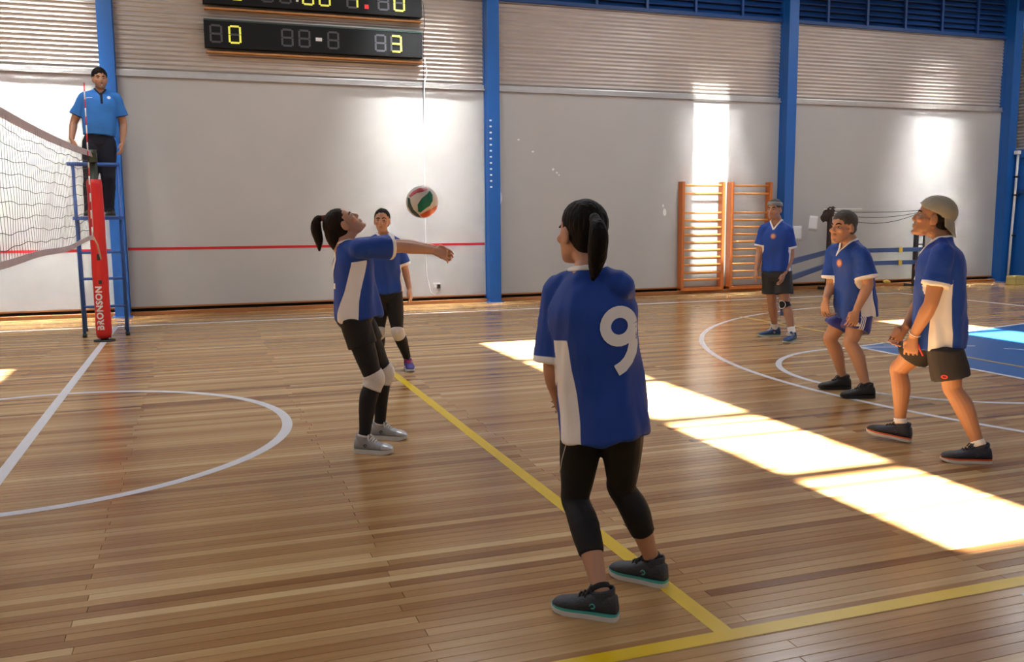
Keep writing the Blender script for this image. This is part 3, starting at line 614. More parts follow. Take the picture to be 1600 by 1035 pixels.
def seg_dist(P, a, b):
    d = b - a; L = np.linalg.norm(d); t = ((P - a) @ d) / (L * L); tc = np.clip(t, 0, 1)
    return t, np.linalg.norm(P - (a + tc[:, None] * d), axis=1), L

M['skin'] = color_mat('skin', 'skin_colour', 0.5, 0.06, 220)
M['hair_dark'] = mat('dark_hair', (0.0065, 0.0045, 0.004), 0.6, spec=0.12, bump=0.5, bscale=70, stretch=(1, 1, 0.22), noise=0.35, nscale=30)
M['hair_brown'] = mat('brown_hair', (0.014, 0.008, 0.005), 0.6, spec=0.12, bump=0.5, bscale=70, stretch=(1, 1, 0.22), noise=0.4, nscale=30)
M['hair_grey'] = mat('grey_hair', (0.055, 0.050, 0.047), 0.6, spec=0.25, bump=0.5, bscale=90, noise=0.6, nscale=40)
M['eye_white'] = mat('eye_white', (0.40, 0.36, 0.33), 0.35); M['iris'] = mat('dark_iris', (0.02, 0.012, 0.008), 0.15)
BLUE = (0.009, 0.052, 0.310, 1); WHITE_CLOTH = (0.84, 0.83, 0.83, 1)
M['jersey'] = attr_mat('jersey_cloth', 'trim', BLUE, WHITE_CLOTH, 0.62, sheen=0.0)
M['polo'] = attr_mat('polo_cloth', 'trim', srgb(48, 116, 196), srgb(20, 44, 96), 0.7, sheen=0.0)
M['cloth_white'] = mat('white_cloth', WHITE_CLOTH, 0.7, bump=0.2, bscale=300)
M['cloth_black'] = mat('black_stretch_cloth', (0.009, 0.009, 0.011), 0.7, bump=0.2, bscale=350, spec=0.3)
M['cloth_charcoal'] = mat('charcoal_cloth', (0.024, 0.022, 0.024), 0.75, bump=0.2, bscale=300, spec=0.3)
M['cloth_grey'] = mat('dark_grey_cloth', (0.030, 0.032, 0.036), 0.75, bump=0.2, bscale=300, spec=0.3)
M['cloth_navy'] = mat('navy_cloth', (0.008, 0.011, 0.024), 0.75, bump=0.2, bscale=300, spec=0.3)
M['cloth_royal'] = attr_mat('royal_shorts_cloth', 'trim', (0.014, 0.020, 0.20, 1), WHITE_CLOTH, 0.5)
M['cap_cloth'] = mat('khaki_cap_cloth', srgb(150, 146, 130), 0.85, bump=0.25, bscale=250, noise=0.12, nscale=20)
M['pad_white'] = mat('white_knee_pad_cloth', (0.66, 0.64, 0.62), 0.8, bump=0.4, bscale=120, noise=0.08, nscale=20)
M['band_grey'] = mat('grey_headband_cloth', srgb(128, 134, 136), 0.8, bump=0.3, bscale=160, noise=0.3, nscale=40)
M['lace'] = mat('pale_lace', (0.55, 0.55, 0.55), 0.7); M['lace_dark'] = mat('dark_lace', (0.015, 0.015, 0.018), 0.7)

def shoe(P, ctr, th, L, upper, sole, lace, stripe=None, logo=None, pitch=0.0, wid=1.0, lift=0.0, trim=None):
    """ctr: centre of the sole on its ground; th: direction (degrees from straight away, + to the right)"""
    rh, fh, O = P['rh'], P['fh'], P['O']
    d = rh * math.sin(math.radians(th)) + fh * math.cos(math.radians(th)); sd = np.cross([0, 0, 1], d)
    cp, sp = math.cos(pitch), math.sin(pitch); dd = d * cp + np.array([0, 0, sp]); uu = np.array([0, 0, cp]) - d * sp
    org = np.asarray(ctr) - O + np.array([0, 0, lift])
    def tw(x, y, z): return org + dd * ((x - 0.5) * L) + sd * y * wid + uu * z
    prof = [(0.0, .020, .055), (.03, .032, .095), (.12, .039, .112), (.22, .041, .110), (.32, .040, .104), (.42, .043, .095), (.52, .047, .082), (.64, .050, .071), (.76, .050, .063), (.88, .045, .056), (.96, .033, .047), (1.0, .016, .036)]
    n = 18; V = []; F = []
    for (x, w, h) in prof:
        for k in range(n):
            t = 2 * math.pi * k / n; c, s_ = math.cos(t), math.sin(t)
            yy = w * math.copysign(abs(c) ** 0.75, c); zz = 0.022 + (h - 0.022) * (0.5 + 0.5 * math.copysign(abs(s_) ** 0.8, s_))
            V.append(tw(x, yy + 0.004 * math.sin(x * 3), zz))
    m = len(prof); F = [(i * n + k, i * n + (k + 1) % n, (i + 1) * n + (k + 1) % n, (i + 1) * n + k) for i in range(m - 1) for k in range(n)]
    F += [tuple(range(n))[::-1], tuple((m - 1) * n + k for k in range(n))]
    mb = MB(); mb.add(V, F, True)
    # padded collar round the ankle
    VC = []; nc = 22                                                     # a standing band, its rim rolled inwards
    for z_, g_ in ((.060, 1.00), (.095, 1.03), (.112, 1.04), (.118, .97), (.112, .88), (.085, .84)):
        for i in range(nc):
            t = 2 * math.pi * i / nc; VC.append(tw(.225 + .172 * g_ * math.cos(t), .0415 * g_ * math.sin(t), z_ + (.010 if z_ > .09 else 0) * -math.cos(t)))
    mb.add(VC, [(j * nc + i, j * nc + (i + 1) % nc, (j + 1) * nc + (i + 1) % nc, (j + 1) * nc + i) for j in range(5) for i in range(nc)], True)
    tg = [tw(.41, 0, .096), tw(.355, 0, .118), tw(.335, 0, .132)]; mb.tube(tg, [0.016, 0.018, 0.012], 8)
    so = mb.build('shoe', upper, P['root'])
    out = [(-0.005, .018), (.02, .029), (.08, .037), (.2, .040), (.35, .039), (.5, .043), (.65, .050), (.78, .051), (.9, .044), (.97, .031), (1.012, .012)]
    ol = out + [(x, -w) for x, w in out[::-1]]
    def slab(z0, z1, gr, tip=0.012):
        q = [(0.5 + (x - 0.5) * (1 + gr * 0.3), w * (1 + gr)) for x, w in ol]; k = len(q)
        ts = [tip * max(0, (x - 0.75) / 0.25) ** 2 for x, _ in q]
        vv = [tw(x, y, z0 + t) for (x, y), t in zip(q, ts)] + [tw(x, y, z1 + t * 0.6) for (x, y), t in zip(q, ts)]
        return vv, [tuple(range(k))[::-1], tuple(range(k, 2 * k))] + [(i, (i + 1) % k, k + (i + 1) % k, k + i) for i in range(k)]
    if stripe:
        MB().add(*slab(0.0, 0.019, 0.02)).build('sole', sole, so); MB().add(*slab(0.019, 0.029, 0.0, 0.008)).build('midsole', stripe, so)
    else: MB().add(*slab(0.0, 0.026, 0.0)).build('sole', sole, so)
    def overlay(name, xa, xb, lo, m_):
        R_ = [q for q in prof if xa <= q[0] <= xb]; VV = []; kk = 13
        for (x, w, h) in R_:
            for a in range(kk):
                t = -0.35 + (math.pi + 0.7) * a / (kk - 1); c, s_ = math.cos(t), math.sin(t)
                yy = (w + .0022) * math.copysign(abs(c) ** 0.75, c); z_ = 0.022 + (h + .0022 - 0.022) * (0.5 + 0.5 * math.copysign(abs(s_) ** 0.8, s_)); z_ = min(z_, lo) if lo else z_
                VV.append(tw(x, yy + 0.004 * math.sin(x * 3), z_))
        MB().add(VV, [(i * kk + a, i * kk + a + 1, (i + 1) * kk + a + 1, (i + 1) * kk + a) for i in range(len(R_) - 1) for a in range(kk - 1)], True).build(name, m_, so)
    if trim:
        overlay('toe_cap', .75, 1.0, None, trim)
    lm = MB()
    for x, h in ((.38, .103), (.44, .096), (.50, .088), (.56, .080)):
        lm.tube([tw(x, -.024, h - .008), tw(x + .01, -.010, h + .004), tw(x + .01, .010, h + .004), tw(x, .024, h - .008)], 0.0045, 6)
    for sg in (1, -1): lm.tube([tw(.38, 0, .112), tw(.39, .02 * sg, .122), tw(.42, .038 * sg, .108), tw(.45, .048 * sg, .088)], 0.0034, 6)
    lm.build('laces', lace, so)
    if logo:
        for sg in (1, -1):
            pts = [tw(.34 + .036 * math.cos(t), sg * .0435, .055 + .009 * math.sin(t)) for t in np.linspace(0, 5.2, 14)]
            MB().tube(pts, 0.003, 6).build('side_emblem', logo, so)
    return so

def hand(A, wr, d, pn, th, curl=0.5, s=1.0, spread=0.10):
    """palm, four fingers of unequal length and a thumb that leaves the side of the palm"""
    d = unit(d); pn = unit(np.asarray(pn) - d * (np.asarray(pn) @ d)); ac = np.cross(d, pn); ac *= np.sign(ac @ th) or 1
    A.limb([wr - d * .02 * s, wr + d * .03 * s, wr + d * .065 * s, wr + d * .09 * s], [(.024 * s, .018 * s), (.032 * s, .0175 * s), (.039 * s, .0155 * s), (.037 * s, .013 * s)], ref=ac, n=12)
    for off, ln, cu in ((.033, .070, .9), (.0112, .078, 1.0), (-.0112, .073, 1.08), (-.0325, .058, 1.15)):
        p = wr + d * (.085 * s) + ac * off * s; q = [p - d * .02 * s, p]; a = 0.0
        for fr in (.42, .32, .26):
            a += curl * cu * (0.55 if fr > .4 else 0.62)
            v = d * math.cos(a) + pn * math.sin(a) + ac * (off / .03) * spread * 0.5; p = p + unit(v) * ln * fr * s; q.append(p)
        A.limb(q, [.0092 * s, .0088 * s, .0080 * s, .0075 * s, .0064 * s], ref=ac, n=8, m=2)
    p = wr + d * .022 * s + ac * .026 * s
    q = [p - ac * .012 * s, p + (ac * .016 + d * .018 + pn * .006) * s, p + (ac * .022 + d * .046 + pn * (.010 + .012 * curl)) * s, p + (ac * (.020 - .010 * curl) + d * .068 + pn * (.014 + .02 * curl)) * s]
    A.limb(q, [.0125 * s, .012 * s, .0095 * s, .0075 * s], ref=pn, n=8, m=2)

def person(name_label, spec):
    """spec: joints in view pixels with a depth beside the person's own upright plane; everything else in metres"""
    S = spec; O = ground_at(*S['O']) if len(S['O']) == 2 else np.array(S['O'], float)
    fh = unit((O - CAM_POS) * [1, 1, 0]); rh = np.array([fh[1], -fh[0], 0]); z0 = O[2]
    J = {k: on_plane(O, fh, *v) for k, v in S['J'].items()}
    root = empty('person', tuple(O)); tag(root, name_label, 'person', kind=None)
    if S.get('group'): root['group'] = S['group']
    P = dict(O=O, rh=rh, fh=fh, root=root, J=J)
    up = np.array([0, 0, 1.0]); k = S.get('k', 1.0); male = S.get('male', False)
    def facing(t): return rh * math.sin(math.radians(t)) + fh * math.cos(math.radians(t))
    # feet decide the ankles
    sh = S['shoe']; LS = sh.get('L', 0.28)
    for q in 'LR':
        px, py, th = S['foot' + q][:3]; c = ground_at(px, py, z0) if z0 < .5 else on_plane(O, fh, px, py, -.02) * [1, 1, 0] + [0, 0, z0]; P['foot' + q] = c; d = facing(th)
        J['an' + q] = c - d * LS * 0.25 + up * (0.105 + (S['foot' + q][3] if len(S['foot' + q]) > 3 else 0))
    hipm = (J['hipL'] + J['hipR']) / 2; sp = unit(J['neck'] - hipm); Lt = np.linalg.norm(J['neck'] - hipm)
    hf, cf = facing(S['hips']), facing(S['chest'])
    def frame(fw, ax): fw = unit(fw - ax * (fw @ ax)); return fw, np.cross(ax, fw)       # forward, left
    hfw, hl = frame(hf, sp); cfw, cl = frame(cf, sp)
    shw = np.linalg.norm(J['shL'] - J['shR']) / 2; shm = (J['shL'] + J['shR']) / 2
    # ---------------- body
    A = Acc(); b = S.get('bulk', 1.0)
    hw, ww, cw = (.155, .125, .150) if not male else (.150, .140, .165)
    prof = [(-.10, .085, .070, 0), (-.04, hw * .95, .100, -.01), (.06, hw, .108, -.012), (.30, ww, .092, 0), (.55, cw * .95, .105, .008), (.72, cw, .108, .006), (.86, cw * .92, .088, -.002), (.96, .085, .062, -.006), (1.04, .055, .052, 0)]
    def torso(mw, md, lo=-1, hi=9, add=0.0):
        R = []
        for t, w, dp, fo in prof:
            if t < lo or t > hi: continue
            u_ = min(1, max(0, (t - .2) / .5)); fw = unit(hfw * (1 - u_) + cfw * u_); le = unit(hl * (1 - u_) + cl * u_)
            R.append((hipm + sp * Lt * t + fw * fo, le * (w * k * b * mw + add), fw * (dp * k * b * md + add)))
        return R
    A.rings(torso(.94, .94))
    hd = S['head']; hk = hd.get('s', 1.0) * k
    hfwd = facing(hd['yaw']) * math.cos(math.radians(hd['pitch'])) + up * math.sin(math.radians(hd['pitch']))
    hright0 = np.cross(facing(hd['yaw']), up); tl = math.radians(hd.get('roll', 0)); hup = np.cross(hright0, hfwd); hup = hup * math.cos(tl) + hright0 * math.sin(tl); hlft = np.cross(hup, hfwd)
    H0 = J['head']
    def hp(x, y, z): return H0 + (hlft * x + hfwd * y + hup * z) * hk
    def hv(x, y, z): return (hlft * x + hfwd * y + hup * z) * hk
    def hell(c, r, tilt=0.0):
        ct, st = math.cos(tilt), math.sin(tilt); A_.ell(hp(*c), (hv(r[0], 0, 0), hv(0, r[1] * ct, r[1] * st), hv(0, -r[2] * st, r[2] * ct)))
    A_ = A
    nr = .054 if male else .046
    A.limb([J['neck'] - sp * .05 + cfw * .0, J['neck'] + sp * .02, hp(0, -.012, -.062), hp(0, -.008, -.02)], [nr * 1.25 * k, nr * 1.03 * k, nr * k, nr * k])
    for q in 'LR': A.limb([J['neck'] + sp * .012, (J['neck'] * .55 + J['sh' + q] * .45) - sp * .004, J['sh' + q] - sp * .012], [.030 * k, .034 * k, .038 * k])
    hell((0, -.012, .035), (.074, .094, .080)); hell((0, .026, -.012), (.063, .064, .080))
    wj = 1.06 if male else .95
    A.rings([(hp(0, .015, -.01), hv(.064 * wj, 0, 0), hv(0, .066, 0)), (hp(0, .020, -.045), hv(.061 * wj, 0, 0), hv(0, .066, 0)), (hp(0, .032, -.075), hv(.052 * wj, 0, 0), hv(0, .056, 0)), (hp(0, .046, -.098), hv(.038 * wj, 0, 0), hv(0, .042, 0)), (hp(0, .056, -.112), hv(.020, 0, 0), hv(0, .026, 0))], 20, 2.1)
    hell((0, .082, -.098), (.020, .014, .014))
    hell((0, .073, .026), (.045, .014, .010))
    for s_ in (1, -1):
        hell((.040 * s_, .060, -.020), (.022, .022, .018)); hell((.0105 * s_, .092, -.031), (.0085, .010, .0075))
        hell((.076 * s_, -.008, -.006), (.008, .021, .033), -0.25); hell((.070 * s_, -.002, -.020), (.009, .012, .018))
    A.limb([hp(0, .080, .018), hp(0, .088, .002), hp(0, .0985, -.022), hp(0, .096, -.030)], [.0085 * hk, .009 * hk, .0112 * hk, .009 * hk], ref=hlft)
    hell((0, .089, -.056), (.023, .0105, .0065)); hell((0, .087, -.067), (.020, .0105, .0075))
    # arms and hands
    ar = 1.12 if male else 0.95
    ar *= S.get('arm', 1.0) * k
    for q in 'LR':
        s0, e0, w0 = J['sh' + q], J['el' + q], J['wr' + q]; ua, fa = e0 - s0, w0 - e0
        A.limb([s0, s0 + ua * .25, s0 + ua * .6, e0 - ua * .06, e0 + fa * .08, e0 + fa * .3, e0 + fa * .7, w0], [.050 * ar, .050 * ar, .046 * ar, .039 * ar, .038 * ar, .040 * ar, .032 * ar, (.0285 * ar, .024 * ar)], m=3)
        hs = S['hand' + q]; hdn = unit(w0 - e0) if hs.get('d') is None else unit(rh * hs['d'][0] + fh * hs['d'][1] + up * hs['d'][2])
        pn = rh * hs['p'][0] + fh * hs['p'][1] + up * hs['p'][2]; tt = rh * hs['t'][0] + fh * hs['t'][1] + up * hs['t'][2]
        S['hd' + q] = hdn
        hand(A, w0 + hdn * .01, hdn, pn, tt, hs.get('c', .5), (1.08 if male else 0.98) * k)
    # legs and feet
    lr = (1.08 if male else 1.0) * k * S.get('leg', 1.0)
    LEG = {}
    for q in 'LR':
        h0, k0, a0 = J['hip' + q], J['kn' + q], J['an' + q]; t_, s_ = k0 - h0, a0 - k0
        bk = unit(np.cross(np.cross(unit(t_), unit(s_)), unit(a0 - h0)) if np.linalg.norm(np.cross(unit(t_), unit(s_))) > .08 else -hfw)
        bk = -hfw if bk @ hfw > 0 else bk
        fd = facing(S['foot' + q][2])
        pts = [h0 + unit(h0 - k0) * .0, h0 + t_ * .25, h0 + t_ * .6, h0 + t_ * .88, k0 - bk * .006, k0 + s_ * .12, k0 + s_ * .32 + bk * .014, k0 + s_ * .62 + bk * .008, k0 + s_ * .88, a0]
        rad = [.082, .083, .072, .058, .0545, .052, .0565, .045, .035, .036]
        rad = [x * lr for x in rad]; LEG[q] = (pts, rad)
        A.limb(pts, rad, m=3); A.limb([a0 - up * .02, a0 - up * .055 + fd * .045, a0 - up * .070 + fd * .11], [.029, .026, .022], n=10)
    me = A.grow('body', S.get('vox', .0065), 3)
    co = get_co(me); L3 = np.c_[(co - H0) @ hlft, (co - H0) @ hfwd, (co - H0) @ hup] / hk
    for s_ in (1, -1):
        g = np.exp(-(((L3[:, 0] - .031 * s_) / .016) ** 2 + ((L3[:, 2] - .004) / .011) ** 2)) * (L3[:, 1] > .04); co -= hfwd * (g * .010 * hk)[:, None]
    g = np.exp(-((L3[:, 0] / .026) ** 2 + ((L3[:, 2] + .0615) / .003) ** 2)) * (L3[:, 1] > .06); co -= hfwd * (g * .004 * hk)[:, None]
    hem0 = S['shirt'].get('hem', -.02); r_ = co - hipm; tz_ = (r_ @ sp) / Lt; ax_ = hipm + sp * (r_ @ sp)[:, None]; w_ = np.clip((tz_ - (hem0 + .012)) / .07, 0, 1) * np.clip((.93 - tz_) / .08, 0, 1)
    for q in 'LR':
        for a_, b_, rr_ in (('sh', 'el', .062), ('el', 'wr', .055)):
            t, dd_, _ = seg_dist(co, J[a_ + q], J[b_ + q]); w_ = w_ * np.clip((dd_ - rr_ * ar) / .02, 0, 1) if not (a_ == 'sh') else w_ * np.where((t > .35), np.clip((dd_ - rr_ * ar) / .02, 0, 1), 1)
        t, dd_, _ = seg_dist(co, J['wr' + q], J['wr' + q] + S['hd' + q] * .17); w_ = w_ * np.clip((dd_ - .055) / .015, 0, 1)
    co = ax_ + (co - ax_) * (1 - .30 * w_)[:, None]
    set_co(me, co - O)
    sk = np.array(S['skin']); colr = np.tile(sk, (len(co), 1)); inh = (np.linalg.norm(L3, axis=1) < .16)
    lip = np.exp(-((L3[:, 0] / .021) ** 2 + ((L3[:, 2] + .061) / .0105) ** 2) ** 2) * inh * (L3[:, 1] > .07)
    colr = colr * (1 - lip[:, None] * .65) + np.array([sk[0] * .82, sk[1] * .52, sk[2] * .55]) * lip[:, None] * .65
    ck = np.exp(-(((abs(L3[:, 0]) - .042) / .022) ** 2 + ((L3[:, 2] + .028) / .022) ** 2)) * inh * (L3[:, 1] > .02)
    colr = colr * (1 - ck[:, None] * np.array([.0, .12, .14]))
    if S.get('beard'):
        bd = np.clip((-.036 - L3[:, 2]) / .02, 0, 1) * inh * (L3[:, 1] > -.01) * (1 - lip) * np.clip((L3[:, 2] + .13) / .02, 0, 1); mo = np.exp(-((L3[:, 0] / .026) ** 2 + ((L3[:, 2] + .046) / .007) ** 2) ** 2) * inh * (L3[:, 1] > .06)
        w_ = np.clip(bd + mo, 0, 1)[:, None] * S['beard']; colr = colr * (1 - w_) + np.array([.045, .030, .024]) * w_
    br = np.zeros(len(co))
    for s_ in (1, -1):
        lid = np.exp(-(((L3[:, 0] - .031 * s_) / .017) ** 2 + ((L3[:, 2] - .004) / .009) ** 2) ** 2) * inh * (L3[:, 1] > .05); colr = colr * (1 - lid[:, None] * .35)
    kn_red = np.zeros(len(co))
    put_col(me, 'skin_colour', np.clip(colr, 0, 1)); all_smooth(me)
    body = link('body', me, M['skin'], root)
    # eyes and brows
    for s_ in (1, -1):
        e = Acc(); e.ell(hp(.031 * s_, .0680, .004), (hv(.0125, 0, 0), hv(0, .0110, 0), hv(0, 0, .0052)), 12, 8); ey = link('eye', mesh('eye', np.array(e.v) - O, e.f, True), M['eye_white'], body)
        e = Acc(); e.ell(hp(.031 * s_ + hd.get('look', 0), .0755, .004), (hv(.0060, 0, 0), hv(0, .0045, 0), hv(0, 0, .0050)), 10, 6); link('iris', mesh('iris', np.array(e.v) - O, e.f, True), M['iris'], body)
        e = Acc(); e.limb([hp(.013 * s_, .0835, .022), hp(.030 * s_, .0815, .028), hp(.048 * s_, .068, .023)], [(.0045 * hk, .0035 * hk), (.005 * hk, .004 * hk), (.003 * hk, .003 * hk)], n=8); link('eyebrow', mesh('eyebrow', np.array(e.v) - O, e.f, True), M[S['hair'].get('brow', S['hair']['m'])], body)
    # ---------------- hair
    hr = S['hair']; A_ = Acc()
    if hr['kind'] == 'ponytail':
        hell((0, -.028, .044), (.0815, .1005, .088), .22); hell((0, -.050, -.012), (.068, .060, .062)); hell((0, -.03, .02), (.0775, .07, .07))
        if hr.get('nape'): hell((0, -.058, -.055), (.052, .042, .050)); hell((0, -.070, -.095), (.030, .022, .040))
    elif hr['kind'] == 'short':
        hell((0, -.022, .046), (.080, .1005, .086), .12); hell((0, -.050, -.005), (.070, .058, .055)); hell((0, -.03, .02), (.0785, .060, .062))
    elif hr['kind'] == 'under_cap':
        hell((0, -.030, .020), (.0785, .075, .062)); hell((0, -.055, -.018), (.066, .054, .052)); hell((0, -.02, .045), (.077, .09, .07))
    elif hr['kind'] == 'curly':
        hell((0, -.026, .050), (.084, .104, .088), .10); hell((0, -.05, -.002), (.074, .058, .055)); hell((0, -.03, .025), (.0825, .070, .062))
    if 'lock' in hr: A_.limb([on_plane(O, fh, *q) for q in hr['lock'][0]], [q * hk for q in hr['lock'][1]], n=14)
    hm = A_.grow('hair', .0055, 3); hc = get_co(hm); hn = get_no(hm)
    loc = np.c_[(hc - H0) @ hlft, (hc - H0) @ hfwd, (hc - H0) @ hup]
    hc = hc + hn * (fold_noise(loc, 5, hr.get('freq', 120), (1, .35, .35) if hr['kind'] != 'curly' else (1, 1, 1)) * hr.get('amp', .0022))[:, None]
    set_co(hm, hc - O); all_smooth(hm); hair_o = link('hair', hm, M[hr['m']], root)
    if hr['kind'] == 'ponytail' and 'tail' in hr:
        T = [on_plane(O, fh, *q) for q in hr['tail']]; a = Acc(); a.limb(T, [r * hk for r in hr['tailr']], n=14, m=4); tm = a.grow('pt', .0055, 2); tc = get_co(tm); tn = get_no(tm)
        tc = tc + tn * (fold_noise(tc, 9, 150, (1, 1, .12)) * .003)[:, None]; set_co(tm, tc - O); all_smooth(tm); link('ponytail', tm, M[hr['m']], hair_o)
        a = Acc(); a.limb([T[0] + (T[0] - T[1]) * .2, T[0] + (T[1] - T[0]) * .25], [.020 * hk, .020 * hk], n=14); link('hair_tie', mesh('hair_tie', np.array(a.v) - O, a.f, True), hr.get('tie', M['cloth_black']), hair_o)
    if S.get('cap'):
        A_ = Acc(); hell((0, -.016, .044), (.0855, .1045, .0865), .06); cm = A_.grow('cap', .006, 2); cc = get_co(cm); lc = np.c_[(cc - H0) @ hlft, (cc - H0) @ hfwd, (cc - H0) @ hup] / hk
        zl = .030 + .22 * (lc[:, 1] + .01) * (lc[:, 1] > -.01) + .45 * np.minimum(0, lc[:, 1] + .01)           # lower edge of the crown, dipping at the back
        lift = np.exp(-(((lc[:, 0]) / .035) ** 2)) * (lc[:, 1] > .03) * .022                                      # strap opening over the forehead
        bad = lc[:, 2] < zl + lift
        bm = bmesh.new(); bm.from_mesh(cm); bm.verts.ensure_lookup_table(); bmesh.ops.delete(bm, geom=[bm.verts[i] for i in np.nonzero(bad)[0]], context='VERTS'); bm.to_mesh(cm); bm.free()
        cc = get_co(cm); set_co(cm, cc - O); all_smooth(cm); co_ = link('cap', cm, M['cap_cloth'], root); q = co_.modifiers.new('thick', 'SOLIDIFY'); q.thickness = .004; q.offset = 1
        V = []; nn, mm = 17, 7                                                                                    # the peak, worn at the back
        for i in range(nn):
            t = (i / (nn - 1) - .5) * 2.3
            for j in range(mm):
                r_ = j / (mm - 1); x = math.sin(t) * (.078 + .004 * r_); y = -.016 - math.cos(t) * .098 - r_ * .030 * math.cos(t * .9); z = -.005 - .078 * r_ * math.cos(t * .75) + .022 * t * t * (1 - .2 * r_)
                V.append(hp(x, y, z) - O)
        F = [(i * mm + j, (i + 1) * mm + j, (i + 1) * mm + j + 1, i * mm + j + 1) for i in range(nn - 1) for j in range(mm - 1)]
        pk = link('cap_peak', mesh('cap_peak', V, F, True), M['cap_cloth'], co_); q = pk.modifiers.new('thick', 'SOLIDIFY'); q.thickness = .004; q.offset = 0
        st = MB().tube([hp(math.sin(t) * .076, -.014 + math.cos(t) * .098, .052 + .02 * math.cos(t)) - O for t in np.linspace(-.55, .55, 11)], .0055 * hk, 8); st.build('strap', M['cap_cloth'], co_)
    if S.get('headband'):
        V = []; nn = 36
        for i in range(nn):
            t = 2 * math.pi * i / nn
            for z, g in ((.040, 1.0), (.052, 1.035), (.070, 1.02), (.086, .95)):
                zz = z + .012 * math.cos(t); V.append(hp(math.sin(t) * .082 * g, -.014 + math.cos(t) * .102 * g, zz) - O)
        F = [(i * 4 + j, ((i + 1) % nn) * 4 + j, ((i + 1) % nn) * 4 + j + 1, i * 4 + j + 1) for i in range(nn) for j in range(3)]
        q = link('headband', mesh('headband', V, F, True), M['band_grey'], root).modifiers.new('thick', 'SOLIDIFY'); q.thickness = .005
    # ---------------- shirt
    ss = S['shirt']; A_ = Acc(); sw, sdp = ss.get('w', 1.12), ss.get('d', 1.2); hem = ss.get('hem', -.02)
    R = []
    pr = [(hem, ss.get('hemw', .175), ss.get('hemd', .125)), (hem + .05, ss.get('hemw', .175) * .995, ss.get('hemd', .125)), (.30, ss.get('ww', .150), ss.get('wd', .118)), (.55, cw * sw * .97, .112 * sdp), (.72, cw * sw, .110 * sdp), (.85, max(shw * .93, cw * .95), .088 * sdp), (.93, max(shw * .72, .11), .074), (.985, .074, .066), (1.02, .066, .060)]
    for t, w, dp in pr:
        u_ = min(1, max(0, (t - .2) / .5)); fw = unit(hfw * (1 - u_) + cfw * u_); le = unit(hl * (1 - u_) + cl * u_)
        R.append((hipm + sp * Lt * t + fw * (ss.get('fo', 0.0) * (1 - u_) + ss.get('cfo', 0.0) * u_ * (1 if t < .9 else .3)), le * w * k * b, fw * dp * k * b))
    Cc = np.array([np.r_[r[0], r[1], r[2]] for r in R]); Cc = catmull(Cc, 4); A_.rings([(c[:3], c[3:6], c[6:9]) for c in Cc], 32, 2.4)
    sl = ss.get('slv', .85); sr = ss.get('sr', .066 if not male else .074) * k; CU = {}
    for q in 'LR':
        s0, e0 = J['sh' + q], J['el' + q]; ua = e0 - s0; c1 = s0 + ua * sl; CU[q] = (s0, c1)
        if sl > 1: c1 = e0 + (J['wr' + q] - e0) * (sl - 1); CU[q] = (s0, c1)
        A_.limb([J['neck'] - sp * .012, J['neck'] * .5 + s0 * .5 - sp * .006, s0 - sp * .004], [.050 * k, .050 * k, sr * .82], m=4, n=18)
        A_.limb([s0 * .72 + (shm + sp * .0) * .28 + sp * .005, s0 + unit(ua) * .01, s0 + ua * .4, c1 - unit(ua) * .05, c1], [sr * .80, sr * .84, sr * .93, sr * 1.03, sr * 1.08], m=3, round1=False, n=18)
    vx = ss.get('vox', .0085); sm = A_.grow('shirt', vx, ss.get('sm', 5)); sc = get_co(sm); sn = get_no(sm)
    rel = sc - hipm; tz = (rel @ sp) / Lt; u_ = np.clip((tz - .2) / .5, 0, 1)[:, None]; fwv = hfw * (1 - u_) + cfw * u_; lev = hl * (1 - u_) + cl * u_
    axis_pt = hipm + sp * (rel @ sp)[:, None]; ro = sc - axis_pt; X, Y = (ro * lev).sum(1), (ro * fwv).sum(1)
    arm_t = np.full(len(sc), -1.0); is_arm = np.zeros(len(sc), bool); along = np.full(len(sc), -.2)
    for q in 'LR':
        t, d, L = seg_dist(sc, *CU[q]); ia = (d < sr * 1.22) & (t > .28); is_arm |= ia; along = np.where(ia, np.maximum(along, (t - 1) * L), along)
    fall = np.clip((.75 - tz) / .7, 0, 1); az = np.arctan2(Y, X)
    dsp = fold_noise(np.c_[X * 1.0, Y * 1.0, (rel @ sp) * .42], ss.get('seed', 3), 26) * (.006 + .012 * fall) + fold_noise(sc, ss.get('seed', 3) + 1, 50, (1, 1, .7)) * .0035
    dsp += np.sin(az * ss.get('nf', 7) + 1.3 + 2.0 * tz) * .006 * np.clip((.45 - tz) / .4, 0, 1)
    dsp = np.where(is_arm, dsp * .6 + fold_noise(sc, ss.get('seed', 3) + 4, 60) * .003, dsp) * ss.get('fold', 1.0)
    sc = sc + sn * dsp[:, None]
    if ss['kind'] == 'jersey':
        cuff = along + .026
        ph = np.abs(np.arctan2(Y - ss.get('pshift', -.015), np.abs(X))); pw_ = ss.get('pw', .042) + .016 * np.clip((.35 - tz) / .35, 0, 1)
        pan = np.where(is_arm, -.1, np.minimum(pw_ - np.abs(Y - ss.get('pshift', -.015) - ss.get('pslope', 0) * (tz - .4)), (ss.get('ptop', .70) - tz) * Lt))
        pan = np.where(np.abs(X) < .05, -.1, pan)
        under = np.where(is_arm, np.minimum(.012 - np.abs((ro * fwv).sum(1) * 0 + 1), 0) - .1, -.1)
        trim = np.maximum(cuff, pan)
    else: trim = along + .012
    # neck opening
    nd, nw = ss.get('vd', .10), ss.get('vw', .075); nx = (sc - J['neck']) @ cl; ny = (sc - J['neck']) @ cfw; nz = (sc - J['neck']) @ sp
    fullbvh = BVHTree.FromPolygons([Vector(q) for q in sc], [list(p.vertices) for p in sm.polygons])
    back = ss.get('back', .018)
    inside = np.where(ny > 0, nz > -nd + (np.abs(nx) / nw) * (nd + back), nz > back) & ~is_arm
    set_co(sm, sc - O); put_attr(sm, 'trim', trim)
